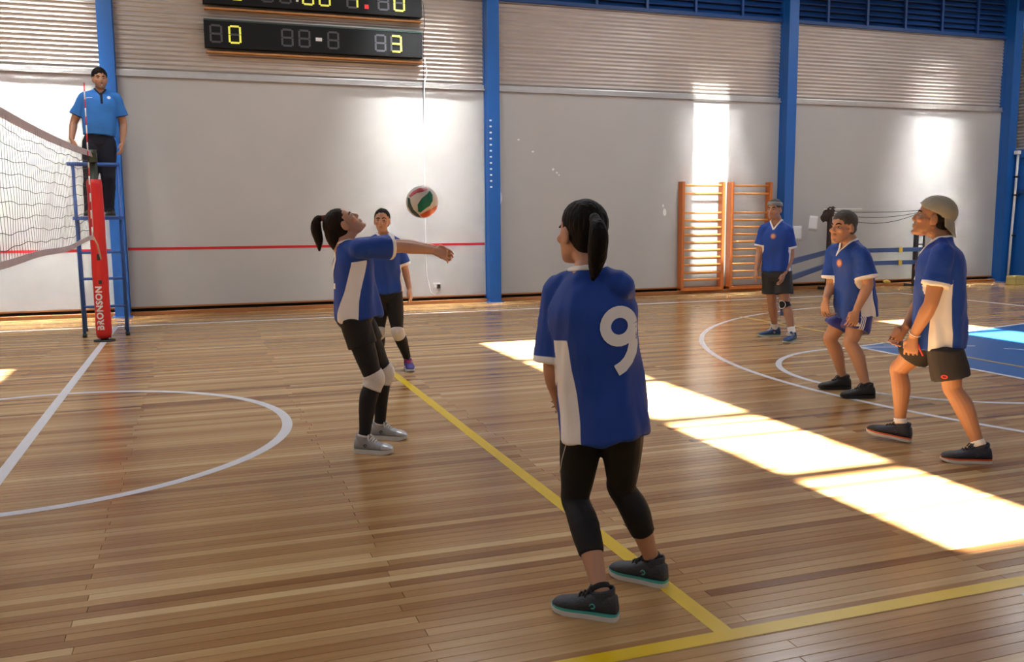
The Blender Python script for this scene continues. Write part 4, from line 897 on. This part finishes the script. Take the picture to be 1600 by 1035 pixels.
    bm = bmesh.new(); bm.from_mesh(sm); bm.verts.ensure_lookup_table(); bmesh.ops.delete(bm, geom=[bm.verts[i] for i in np.nonzero(inside)[0]], context='VERTS'); bm.to_mesh(sm); bm.free()
    all_smooth(sm); shirt = link('shirt', sm, M['jersey'] if ss['kind'] == 'jersey' else M['polo'], root)
    cpts = []
    for i in range(13): t = i / 12; cpts.append(J['neck'] + cl * nw * t + sp * (-nd + (nd + back) * t) + cfw * .10 * (1 - t * .75))
    for i in range(1, 16): t = math.pi * i / 16; cpts.append(J['neck'] + cl * nw * math.cos(t) + sp * back - cfw * .07 * math.sin(t))
    for i in range(12, 0, -1): t = i / 12; cpts.append(J['neck'] - cl * nw * t + sp * (-nd + (nd + back) * t) + cfw * .10 * (1 - t * .75))
    pc = []
    for q in cpts:
        hit = fullbvh.find_nearest(Vector(q)); pc.append(np.array(hit[0] + hit[1] * .002))
    pc = np.array(pc)
    for _ in range(2): pc[1:-1] = (pc[:-2] + pc[1:-1] * 2 + pc[2:]) / 4
    pc = np.vstack([pc, pc[:1]])
    cr = ss.get('cr', .008); cb = MB(); v, f = tube_vf(pc - O, [(cr * 1.7, cr * .55)] * len(pc), 10, False, ref=sp); 
    # band lies flat on the cloth: wide along the surface
    V2 = []
    for i in range(len(pc)):
        hit = fullbvh.find_nearest(Vector(pc[i])); nrm = np.array(hit[1]); tn = unit(pc[min(i + 1, len(pc) - 1)] - pc[max(i - 1, 0)]); wd = unit(np.cross(nrm, tn))
        for a in range(10): t = 2 * math.pi * a / 10; V2.append(pc[i] + wd * cr * 1.35 * math.cos(t) + nrm * cr * .45 * math.sin(t) - O)
    cb.add(V2, [(i * 10 + a, i * 10 + (a + 1) % 10, (i + 1) * 10 + (a + 1) % 10, (i + 1) * 10 + a) for i in range(len(pc) - 1) for a in range(10)], True)
    cb.build('collar', M['cloth_white'] if ss['kind'] == 'jersey' else M['cloth_navy'], shirt)
    P.update(bvh=fullbvh, shirt=shirt, cfw=cfw, cl=cl, sp=sp, hipm=hipm, Lt=Lt, hfw=hfw, hl=hl, hp=hp, hk=hk, body=body)
    # ---------------- legwear
    def tuck(c):
        r_ = c - hipm; tz_ = (r_ @ sp) / Lt; ax_ = hipm + sp * (r_ @ sp)[:, None]; w_ = np.clip((tz_ - (hem + .012)) / .07, 0, 1); w_ = w_ * w_ * (3 - 2 * w_)
        return ax_ + (c - ax_) * (1 - .34 * w_)[:, None]
    for g in S['legs']:
        A_ = Acc()
        if g['kind'] == 'shorts':
            A_.rings([(hipm + sp * Lt * t, hl * w * k * b * g.get('wm', 1), hfw * dp * k * b * g.get('wm', 1)) for t, w, dp in ((-.16, .13, .10), (-.08, .170, .125), (.04, .170, .122), (.16, .150, .110), (.26, .14, .10))], 26)
            for q in 'LR':
                h0, k0 = J['hip' + q], J['kn' + q]; t_ = k0 - h0; ln = g['len' + q] if 'len' + q in g else g['len']; r0 = g.get('r', .098) * k
                A_.limb([h0 + hl * (.0), h0 + t_ * .3, h0 + t_ * ln * .8, h0 + t_ * ln], [r0, r0, r0 * g.get('fl', 1.0), r0 * g.get('fl', 1.0)], round1=False, m=4, n=20)
            lm = A_.grow('shorts', g.get('vox', .008), 3); c_ = get_co(lm); n_ = get_no(lm); c_ = c_ + n_ * (fold_noise(c_, 21, 40, (1, 1, .5)) * .005)[:, None]; c_ = tuck(c_)
            if g['m'] == 'cloth_royal':
                tr = np.full(len(c_), -.1)
                for q in 'LR':
                    h0, k0 = J['hip' + q], J['kn' + q]; od = hl if q == 'L' else -hl; ax_ = unit(k0 - h0); od = unit(od - ax_ * (od @ ax_)); fd_ = np.cross(ax_, od); rel_ = c_ - h0; y_ = rel_ @ fd_; x_ = rel_ @ od
                    st_ = np.max([.0045 - np.abs(y_ - o_) for o_ in (-.016, 0, .016)], axis=0); tr = np.where(x_ > .05, np.maximum(tr, st_), tr)
                put_attr(lm, 'trim', tr)
            set_co(lm, c_ - O); all_smooth(lm); go = link('shorts', lm, M[g['m']], root); P['shorts'] = go; P['shorts_bvh'] = BVHTree.FromPolygons([Vector(q) for q in c_], [list(p.vertices) for p in lm.polygons])
        elif g['kind'] in ('leggings', 'trousers'):
            inf = g.get('inf', .006)
            A_.rings([(hipm + sp * Lt * t, hl * (w * k * b), hfw * (dp * k * b)) for t, w, dp in ((-.14, .09, .08), (-.06, hw * .99, .106), (.05, hw * 1.02, .112), (.16, hw * .95, .104), (.24, hw * .86, .095))], 26)
            for q in 'LR':
                pts, rad = LEG[q]; C4 = catmull(np.c_[np.array(pts), np.array(rad)], 3); n_ = int(len(C4) * g['to']); C4 = C4[:n_]
                if g['kind'] == 'trousers': C4 = np.vstack([C4, C4[-1] + [0, 0, -.05, .002]])
                rr = C4[:, 3] + inf + (g.get('flare', 0) * np.linspace(0, 1, len(C4)))
                A_.limb(C4[:, :3], list(rr), m=1, round1=False, n=18)
            lm = A_.grow(g['kind'], g.get('vox', .0075), 3); c_ = get_co(lm); n_ = get_no(lm); c_ = c_ + n_ * (fold_noise(c_, 31, 60, (1, 1, 1)) * g.get('wr', .0015))[:, None]; c_ = tuck(c_)
            set_co(lm, c_ - O); all_smooth(lm); link(g['kind'], lm, M[g['m']], root)
        elif g['kind'] in ('knee_pad', 'sock'):
            for q in g.get('on', 'LR'):
                pts, rad = LEG[q]; C4 = catmull(np.c_[np.array(pts), np.array(rad)], 6); L_ = len(C4); a_, b_ = int(L_ * g['a']), min(L_, int(L_ * g['b'])); C4 = C4[a_:b_]
                bl = np.sin(np.linspace(0, math.pi, len(C4))) * g.get('bulge', 0)
                e = Acc(); e.limb(C4[:, :3], list(C4[:, 3] + g.get('inf', .010) + bl), m=1, round0=False, round1=False, n=20)
                o = link(g['kind'], mesh(g['kind'], np.array(e.v) - O, e.f, True), M[g['m']], root)
                if g.get('ring'):
                    c = C4[len(C4) // 2]; fw = unit(-fh * .8 - rh * .5); sd_ = np.cross([0, 0, 1], fw); R_ = c[3] + .016
                    MB().tube([c[:3] + fw * (R_ * math.cos(.75 * math.cos(t))) + sd_ * R_ * math.sin(.75 * math.cos(t)) * .9 + up * .048 * math.sin(t) - O for t in np.linspace(0, 2 * math.pi, 28)], .0045, 6).build('pad_ring', M['cloth_white'], o)
    for q in 'LR':
        ft = S['foot' + q]
        shoe(P, P['foot' + q], ft[2], LS, sh['upper'], sh['sole'], sh['lace'], sh.get('stripe'), sh.get('logo'), ft[4] if len(ft) > 4 else 0.0, 1.0 * LS / .28, ft[3] if len(ft) > 3 else 0.0, sh.get('trim'))
    return P

def cast_patch(P, bvh, name, poly, ctr, ndir, udir, size, m, parent, lift=.003, cuts=2):
    """flat print laid on cloth: outline in a unit square, carried onto the garment along ndir"""
    n = unit(ndir); u_ = unit(np.asarray(udir) - n * (np.asarray(udir) @ n)); r_ = np.cross(u_, n)
    bm = bmesh.new()
    for pl in poly:
        vs_ = [bm.verts.new((x, y, 0)) for x, y in pl]; bm.faces.new(vs_)
    bmesh.ops.triangulate(bm, faces=bm.faces[:])
    if cuts: bmesh.ops.subdivide_edges(bm, edges=bm.edges[:], cuts=cuts, use_grid_fill=True)
    bmesh.ops.remove_doubles(bm, verts=bm.verts[:], dist=1e-5)
    for v in bm.verts:
        w = np.asarray(ctr) + r_ * v.co.x * size + u_ * v.co.y * size; hit = bvh.ray_cast(Vector(w + n * .35), Vector(-n), .7)
        q = np.array(hit[0]) + n * lift if hit[0] is not None else w; v.co = Vector(q - P['O'])
    me = bpy.data.meshes.new(name); bm.to_mesh(me); bm.free(); all_smooth(me); return link(name, me, m, parent)
def stroke(pts, w):
    Pn = np.array(pts, float); T = np.gradient(Pn, axis=0); T /= np.linalg.norm(T, axis=1)[:, None]; N = np.c_[-T[:, 1], T[:, 0]] * w / 2; a, b = Pn + N, Pn - N
    return [[tuple(a[i]), tuple(b[i]), tuple(b[i + 1]), tuple(a[i + 1])] for i in range(len(Pn) - 1)]
def disc(r=1.0, n=14, cx=0, cy=0): return [[(cx + r * math.cos(2 * math.pi * k / n), cy + r * math.sin(2 * math.pi * k / n)) for k in range(n)]]
# ------------------------------------------------------------------ the seven people
S_TEAL = mat('teal_midsole', srgb(70, 170, 165), 0.5); S_WHITE = mat('white_sole', (0.62, 0.62, 0.60), 0.5, noise=0.1, nscale=30); S_GREY = mat('silver_shoe', srgb(150, 154, 160), 0.45, noise=0.25, nscale=25)
S_SILVER = mat('pale_silver_overlay', srgb(186, 188, 192), 0.35, metal=0.3)
S_DARK = mat('charcoal_shoe', srgb(48, 54, 62), 0.6, noise=0.3, nscale=30, bump=0.3, bscale=150); S_BLACK = mat('black_shoe', (0.012, 0.012, 0.013), 0.6, bump=0.2, bscale=150)
S_NAVY = mat('navy_shoe', srgb(24, 34, 56), 0.6, noise=0.3, nscale=25, bump=0.2, bscale=150); S_BLUE = mat('blue_shoe', srgb(22, 60, 110), 0.55, noise=0.2); S_PURPLE = mat('purple_shoe', srgb(52, 40, 130), 0.55, noise=0.2, nscale=25)
S_BLKSOLE = mat('black_sole', (0.015, 0.015, 0.016), 0.7); S_ORANGE = mat('orange_midsole', srgb(196, 90, 50), 0.5); S_LIME = mat('pale_green_midsole', srgb(120, 170, 140), 0.5); S_PINK = mat('pink_lace', srgb(200, 60, 90), 0.6); S_BROWNSHOE = mat('dark_leather_shoe', (0.02, 0.016, 0.014), 0.4)
FAIR = (0.46, 0.25, 0.165); TAN = (0.36, 0.175, 0.095); OLIVE = (0.40, 0.215, 0.135)
dn = (0, 0, -1)

w9 = person('ponytailed woman in jersey number nine, back to the camera on the yellow line', dict(O=(935, 940), k=.98, vox=.006,
    J=dict(head=(907, 366, .06), neck=(920, 418, .02), shL=(873, 452, .06), shR=(966, 447, -.02), elL=(862, 578, .02), wrL=(877, 636, .17), elR=(952, 545, .27), wrR=(915, 622, .40),
           hipL=(912, 650, .04), hipR=(972, 648, -.03), knL=(899, 778, .12), knR=(972, 760, .13)),
    footL=(914, 960, -72), footR=(997, 906, -60), hips=-38, chest=-33, skin=FAIR, head=dict(yaw=-38, pitch=2, s=1.06),
    handL=dict(p=(.6, .3, 0), t=(-.3, .5, .6), c=.7, d=(.1, .55, -.6)), handR=dict(p=(0, -1, 0), t=(0, 0, 1), c=.7, d=(-.8, .2, -.3)),
    hair=dict(kind='ponytail', m='hair_dark', tail=[(930, 345, -.10), (935, 362, -.145), (934, 392, -.135), (931, 418, -.115), (927, 436, -.105)], tailr=[.020, .034, .036, .026, .010]),
    shirt=dict(kind='jersey', hemw=.190, hemd=.150, ww=.178, wd=.140, hem=-.14, w=1.20, d=1.28, slv=.92, sr=.078, vox=.007, vd=.05, vw=.07, back=.004, seed=3, pw=.050, pshift=-.005, ptop=.55),
    legs=[dict(kind='leggings', to=.80, m='cloth_black', vox=.0065), dict(kind='sock', a=.94, b=1.0, m='cloth_black', inf=.004)], shoe=dict(L=.265, upper=S_DARK, sole=S_WHITE, lace=M['lace_dark'], stripe=S_TEAL, logo=S_TEAL)))
nine = stroke([(.5 + .215 * math.cos(t), .70 + .20 * math.sin(t)) for t in np.linspace(0, 2 * math.pi, 25)], .165) + stroke([(.715, .70), (.712, .55), (.70, .42), (.66, .30), (.59, .20), (.50, .13), (.40, .085)], .165)
nine = [[(x - .5, y - .5) for x, y in q] for q in nine]
bk9 = -w9['cfw']
NC = on_plane(w9['O'], w9['fh'], 964, 528, 0)
cast_patch(w9, w9['bvh'], 'jersey_number', nine, NC, unit(bk9 * .35 - w9['fh']), w9['sp'], .27, M['cloth_white'], w9['shirt'], lift=.004, cuts=2)
# thin pale piping on the outside of the left thigh
MB().tube([on_plane(w9['O'], w9['fh'], *q) - w9['O'] for q in ((892, 676, -.045), (884, 696, -.06), (878, 718, -.055), (875, 738, -.04))], .002, 6).build('piping', M['lace'], w9['root'])

st = person('dark-haired woman in white knee pads stretching both arms to bump the ball', dict(O=(592, 698), k=1.0, vox=.0044, group=None,
    J=dict(head=(538, 351, .02), neck=(537, 381, .0), shR=(560, 389, -.16), shL=(558, 386, .17), elR=(627, 386, -.06), wrR=(674, 391, .0), elL=(630, 383, .12), wrL=(675, 388, .06),
           hipR=(551, 492, -.085), hipL=(556, 490, .085), knR=(584, 592, -.10), knL=(600, 582, .16)),
    footR=(584, 708, 112), footL=(608, 686, 112), hips=96, chest=84, skin=FAIR, head=dict(yaw=86, pitch=48, s=1.0), arm=1.05, leg=1.0,
    handR=dict(p=(.2, .8, -.5), t=(.3, .2, .9), c=.62, d=(.90, .05, -.30)), handL=dict(p=(.1, -.8, -.5), t=(.3, -.2, .9), c=.55, d=(.90, -.12, -.34)),
    hair=dict(kind='ponytail', lock=([(519, 360, .0), (522, 374, .0), (528, 388, .0), (532, 398, .0)], [.055, .050, .034, .014]), m='hair_brown', brow='hair_dark', tail=[(507, 341, .02), (496, 343, .02), (494, 358, .02), (498, 375, .02), (499, 391, .02)], tailr=[.014, .026, .036, .030, .008], tie=mat('red_hair_tie', srgb(90, 25, 20), .7)),
    shirt=dict(kind='jersey', hemw=.170, hemd=.150, ww=.160, wd=.142, hem=-.06, w=1.06, d=1.20, slv=.80, sr=.076, fo=.03, cfo=.035, vd=.07, vw=.07, back=.03, seed=11, pw=.052, pshift=.03, ptop=.74, pslope=.12),
    legs=[dict(kind='leggings', to=1.0, m='cloth_black', inf=.005), dict(kind='shorts', len=.48, m='cloth_black', r=.098, wm=.98), dict(kind='knee_pad', a=.355, b=.615, m='pad_white', inf=.012, bulge=.003), dict(kind='sock', a=.95, b=1.0, m='pad_white', inf=.008)],
    shoe=dict(L=.265, upper=S_GREY, sole=S_WHITE, lace=M['white'], trim=S_SILVER, logo=S_DARK)))
two = stroke([(-.26, .22), (-.24, .34), (-.13, .43), (.02, .45), (.17, .40), (.24, .28), (.20, .12), (.06, -.06), (-.12, -.24), (-.24, -.38)], .15) + stroke([(-.27, -.42), (.27, -.42)], .15)
cast_patch(st, st['bvh'], 'jersey_number', two, on_plane(st['O'], st['fh'], 530, 421, 0.0) , unit(-st['cfw'] - st['fh'] * .5), st['sp'], .24, M['cloth_white'], st['shirt'], lift=.004, cuts=2)

wbk = person('woman with tied-back hair standing behind the bumping player, facing the camera', dict(O=(630, 580), k=1.0, vox=.0065,
    J=dict(head=(597, 346, .0), neck=(599, 366, .02), shL=(620, 380, .0), shR=(578, 380, .0), elL=(633, 421, .02), wrL=(639, 450, -.06), elR=(566, 421, .02), wrR=(563, 450, -.08),
           hipL=(615, 460, .0), hipR=(594, 460, .0), knL=(621, 518, -.07), knR=(592, 516, .0)),
    footL=(639, 579, 172), footR=(592, 574, -170), hips=172, chest=178, skin=OLIVE, head=dict(yaw=186, pitch=4, s=1.0),
    handL=dict(p=(-.8, .3, 0), t=(-.3, -.9, 0), c=.5), handR=dict(p=(.8, .3, 0), t=(.3, -.9, 0), c=.5),
    hair=dict(kind='ponytail', m='hair_dark'),
    shirt=dict(kind='jersey', hemw=.165, hemd=.125, ww=.145, wd=.115, hem=.02, slv=.85, sr=.068, seed=17, pw=.036, pshift=.01, ptop=.68, vd=.07, vw=.072),
    legs=[dict(kind='leggings', to=.96, m='cloth_black', inf=.006), dict(kind='knee_pad', a=.375, b=.61, m='pad_white', inf=.010, bulge=.003)],
    shoe=dict(L=.26, upper=S_PURPLE, sole=S_WHITE, lace=S_PINK)))

cap = person('man in a backwards khaki cap striding, hands clasped low', dict(O=(1455, 705), k=1.0, vox=.0044, male=True,
    J=dict(head=(1458, 341, 0), neck=(1472, 372, 0), shL=(1473, 396, -.17), shR=(1464, 394, .17), elL=(1455, 474, -.21), wrL=(1428, 524, -.13), elR=(1440, 468, .19), wrR=(1417, 509, .06),
           hipL=(1470, 516, -.09), hipR=(1462, 516, .09), knL=(1489, 606, -.10), knR=(1405, 577, .24)),
    footL=(1509, 722, -104), footR=(1388, 687, -78, .02, .10), hips=-86, chest=-90, skin=TAN, beard=.30, head=dict(yaw=-90, pitch=12, s=1.10),
    handL=dict(p=(.1, .9, -.1), t=(-.8, 0, -.2), c=1.25, d=(-.12, .0, -1)), handR=dict(p=(.2, -.8, -.2), t=(-.5, 0, .6), c=.9, d=(-.55, -.1, -.75)),
    hair=dict(kind='under_cap', m='hair_dark'), cap=True,
    shirt=dict(kind='jersey', hemw=.165, hemd=.162, ww=.165, wd=.150, hem=-.20, w=1.08, d=1.32, slv=.66, sr=.080, seed=23, pw=.052, pshift=-.025, ptop=.72, vd=.11, vw=.078),
    legs=[dict(kind='shorts', len=.84, lenR=.62, m='cloth_charcoal', r=.108, fl=1.08), dict(kind='sock', a=.90, b=1.0, m='cloth_white', inf=.004)],
    shoe=dict(L=.29, upper=S_NAVY, sole=S_WHITE, lace=M['lace_dark'], stripe=S_ORANGE, logo=S_DARK, trim=S_BLACK)))

mid = person('grey-haired man in blue shorts crouching ready on the arc, facing left', dict(O=(1325, 615), k=1.0, vox=.0052, male=True,
    J=dict(head=(1317, 356, .0), neck=(1328, 377, .06), shL=(1347, 398, -.09), shR=(1303, 393, .16), elL=(1357, 446, -.13), wrL=(1339, 483, -.20), elR=(1299, 446, .14), wrR=(1291, 466, .02),
           hipL=(1347, 480, .02), hipR=(1328, 479, .15), knL=(1329, 535, -.08), knR=(1297, 529, .14)),
    footL=(1340, 622, -112), footR=(1304, 608, -112), hips=-112, chest=-118, skin=OLIVE, beard=.18, head=dict(yaw=-138, pitch=2, s=1.17),
    handL=dict(p=(-.3, .9, 0), t=(-.9, -.2, 0), c=.8, d=(-.25, -.2, -.9)), handR=dict(p=(.5, .6, 0), t=(-.8, .2, 0), c=.8, d=(-.05, -.2, -.9)),
    hair=dict(kind='short', m='hair_grey', brow='hair_dark', amp=.003),
    shirt=dict(kind='jersey', hemw=.180, hemd=.165, ww=.180, wd=.155, hem=-.16, w=1.10, d=1.30, slv=.80, sr=.084, seed=29, pw=.050, pshift=-.035, ptop=.66, vd=.12, vw=.078),
    legs=[dict(kind='shorts', len=.66, m='cloth_royal', r=.112, fl=1.10), dict(kind='sock', a=.93, b=1.0, m='cloth_grey', inf=.004)],
    shoe=dict(L=.285, upper=S_BLACK, sole=S_BLKSOLE, lace=M['lace_dark'])))

hb = person('man with a grey headband and one black knee pad standing beside the wall bars', dict(O=(1216, 531), k=1.0, vox=.0068, male=True,
    J=dict(head=(1210, 328, 0), neck=(1214, 345, .03), shL=(1231, 359, .0), shR=(1194, 358, .05), elL=(1236, 400, .02), wrL=(1226, 427, -.09), elR=(1187, 396, .06), wrR=(1182, 420, -.02),
           hipL=(1224, 426, .0), hipR=(1203, 426, .04), knL=(1226, 473, -.06), knR=(1206, 470, .08)),
    footL=(1234, 535, -158), footR=(1202, 526, -112), hips=-155, chest=-158, skin=OLIVE, beard=.22, head=dict(yaw=-154, pitch=0, s=1.04), headband=True,
    handL=dict(p=(-.7, .2, 0), t=(-.3, -.9, 0), c=.5), handR=dict(p=(.7, .2, 0), t=(.3, -.9, 0), c=.5),
    hair=dict(kind='short', m='hair_grey', brow='hair_dark'),
    shirt=dict(kind='jersey', hemw=.178, hemd=.135, ww=.165, wd=.125, hem=.02, slv=.72, sr=.080, seed=37, pw=.040, pshift=-.02, ptop=.62, vd=.11, vw=.078),
    legs=[dict(kind='shorts', len=.72, m='cloth_grey', r=.106, fl=1.08), dict(kind='knee_pad', a=.40, b=.60, on='L', m='cloth_black', inf=.010, ring=True), dict(kind='sock', a=.84, b=1.0, m='cloth_white', inf=.006)],
    shoe=dict(L=.29, upper=S_BLUE, sole=S_WHITE, lace=M['lace'], stripe=S_LIME, logo=M['lace'])))

M['crest'] = mat('crest_print', srgb(196, 150, 130), .6, noise=.35, nscale=60); M['crest_ring'] = mat('crest_ring_print', srgb(150, 90, 90), .6)
for P_, px, py in ((cap, 1434, 416), (mid, 1317.5, 410), (hb, 1211, 369)):
    c = on_plane(P_['O'], P_['fh'], px, py, 0); n_ = unit(P_['cfw'] * .6 - P_['fh'] * .5)
    o = cast_patch(P_, P_['bvh'], 'crest', disc(1, 16), c, n_, P_['sp'], .036, M['crest_ring'], P_['shirt'], cuts=2)
    cast_patch(P_, P_['bvh'], 'crest_centre', disc(1, 14), c, n_, P_['sp'], .024, M['crest'], P_['shirt'], lift=.0045, cuts=2)
# small prints on the shorts, a red drawcord and a thin bracelet
RED = mat('red_cord', srgb(214, 50, 40), .6)
def on_shorts(P_, nm, poly, px, py, size, m):
    c = on_plane(P_['O'], P_['fh'], px, py, 0); cast_patch(P_, P_['shorts_bvh'], nm, poly, c, -P_['fh'], [0, 0, 1], size, m, P_['shorts'], cuts=1)
on_shorts(cap, 'oval_print', stroke([(math.cos(t), .55 * math.sin(t)) for t in np.linspace(0, 2 * math.pi, 17)], .45), 1475.5, 581, .016, RED)
on_shorts(mid, 'triangle_print', [[(-1, -.7), (1, -.7), (.1, .8)]], 1341, 504, .022, M['cloth_white'])
MB().tube([on_plane(cap['O'], cap['fh'], *q) - cap['O'] for q in ((1435, 538, -.17), (1437, 545, -.18), (1440, 552, -.18), (1442, 556, -.175))], .0045, 6).build('drawcord', RED, cap['root'])
w_ = cap['J']['wrL']; e_ = cap['J']['elL']; ax = unit(w_ - e_); s1 = unit(np.cross(ax, [0, 1, 0])); s2 = np.cross(ax, s1)
MB().tube([w_ - ax * .012 + (s1 * math.cos(t) + s2 * math.sin(t)) * .036 - cap['O'] for t in np.linspace(0, 2 * math.pi, 22)], .0028, 6).build('bracelet', M['white'], cap['root'])

OR = np.array([-0.03, 6.02, 1.598])
ref = person('referee in a light blue polo shirt standing on the blue stand', dict(O=tuple(OR), k=1.10, vox=.0075, male=True, bulk=1.06,
    J=dict(head=(156, 124, 0), neck=(156, 141, .03), shL=(180, 152, .0), shR=(132, 152, .0), elL=(193, 194, .05), wrL=(191, 222, -.03), elR=(115, 192, .05), wrR=(112, 217, -.06),
           hipL=(166, 222, .0), hipR=(144, 222, .0), knL=(169, 278, -.02), knR=(142, 278, -.02)),
    footL=(172, 336, 170), footR=(140, 336, -170), hips=178, chest=176, skin=OLIVE, beard=.55, head=dict(yaw=172, pitch=0, s=1.05),
    handL=dict(p=(-.7, .2, 0), t=(-.3, -.9, 0), c=.6), handR=dict(p=(.7, .2, 0), t=(.3, -.9, 0), c=.6, d=(.15, -.3, -.9)),
    hair=dict(kind='curly', m='hair_dark', freq=160, amp=.005),
    shirt=dict(kind='polo', hemw=.170, hemd=.140, ww=.178, wd=.150, hem=.12, w=1.12, d=1.3, slv=.72, sr=.080, seed=41, vd=.10, vw=.072, fold=.7),
    legs=[dict(kind='trousers', to=1.0, m='cloth_navy', inf=.022, flare=.012, wr=.004)],
    shoe=dict(L=.30, upper=S_BROWNSHOE, sole=S_BLKSOLE, lace=M['lace_dark'])))
c = on_plane(ref['O'], ref['fh'], 170, 154, 0); cast_patch(ref, ref['bvh'], 'chest_badge', disc(1, 14), c, -ref['fh'], [0, 0, 1], .022, M['cloth_white'], ref['shirt'], cuts=1)
c = on_plane(ref['O'], ref['fh'], 138, 154.5, 0); cast_patch(ref, ref['bvh'], 'chest_dash', [[(-1, -.12), (1, .05), (1, .15), (-1, .0)]], c, -ref['fh'], [0, 0, 1], .05, M['cloth_white'], ref['shirt'], cuts=1)
c = on_plane(ref['O'], ref['fh'], 158.5, 155, 0); cast_patch(ref, ref['bvh'], 'button_placket', [[(-.18, -1), (.18, -1), (.22, 1), (-.22, 1)]], c, -ref['fh'], [0, 0, 1], .075, M['cloth_navy'], ref['shirt'], cuts=2)
wh = empty('whistle', tuple(ref['hp'](0, .105, -.062))); tag(wh, 'small black whistle in the mouth of the referee', 'whistle')
d_ = ref['fh'] * -1
MB().tube([(0, 0, 0), tuple(d_ * .018), tuple(d_ * .035)], [(.007, .005), (.008, .006), (.011, .011)], 8).build('whistle_body', M['black'], wh)
MB().tube([tuple(d_ * .03 + np.array([0, 0, -.008])), tuple(d_ * .03 + np.array([.004, 0, -.02])), tuple(d_ * .03 + np.array([0, 0, -.03]))], .003, 6).build('whistle_ring', M['flash'], wh)
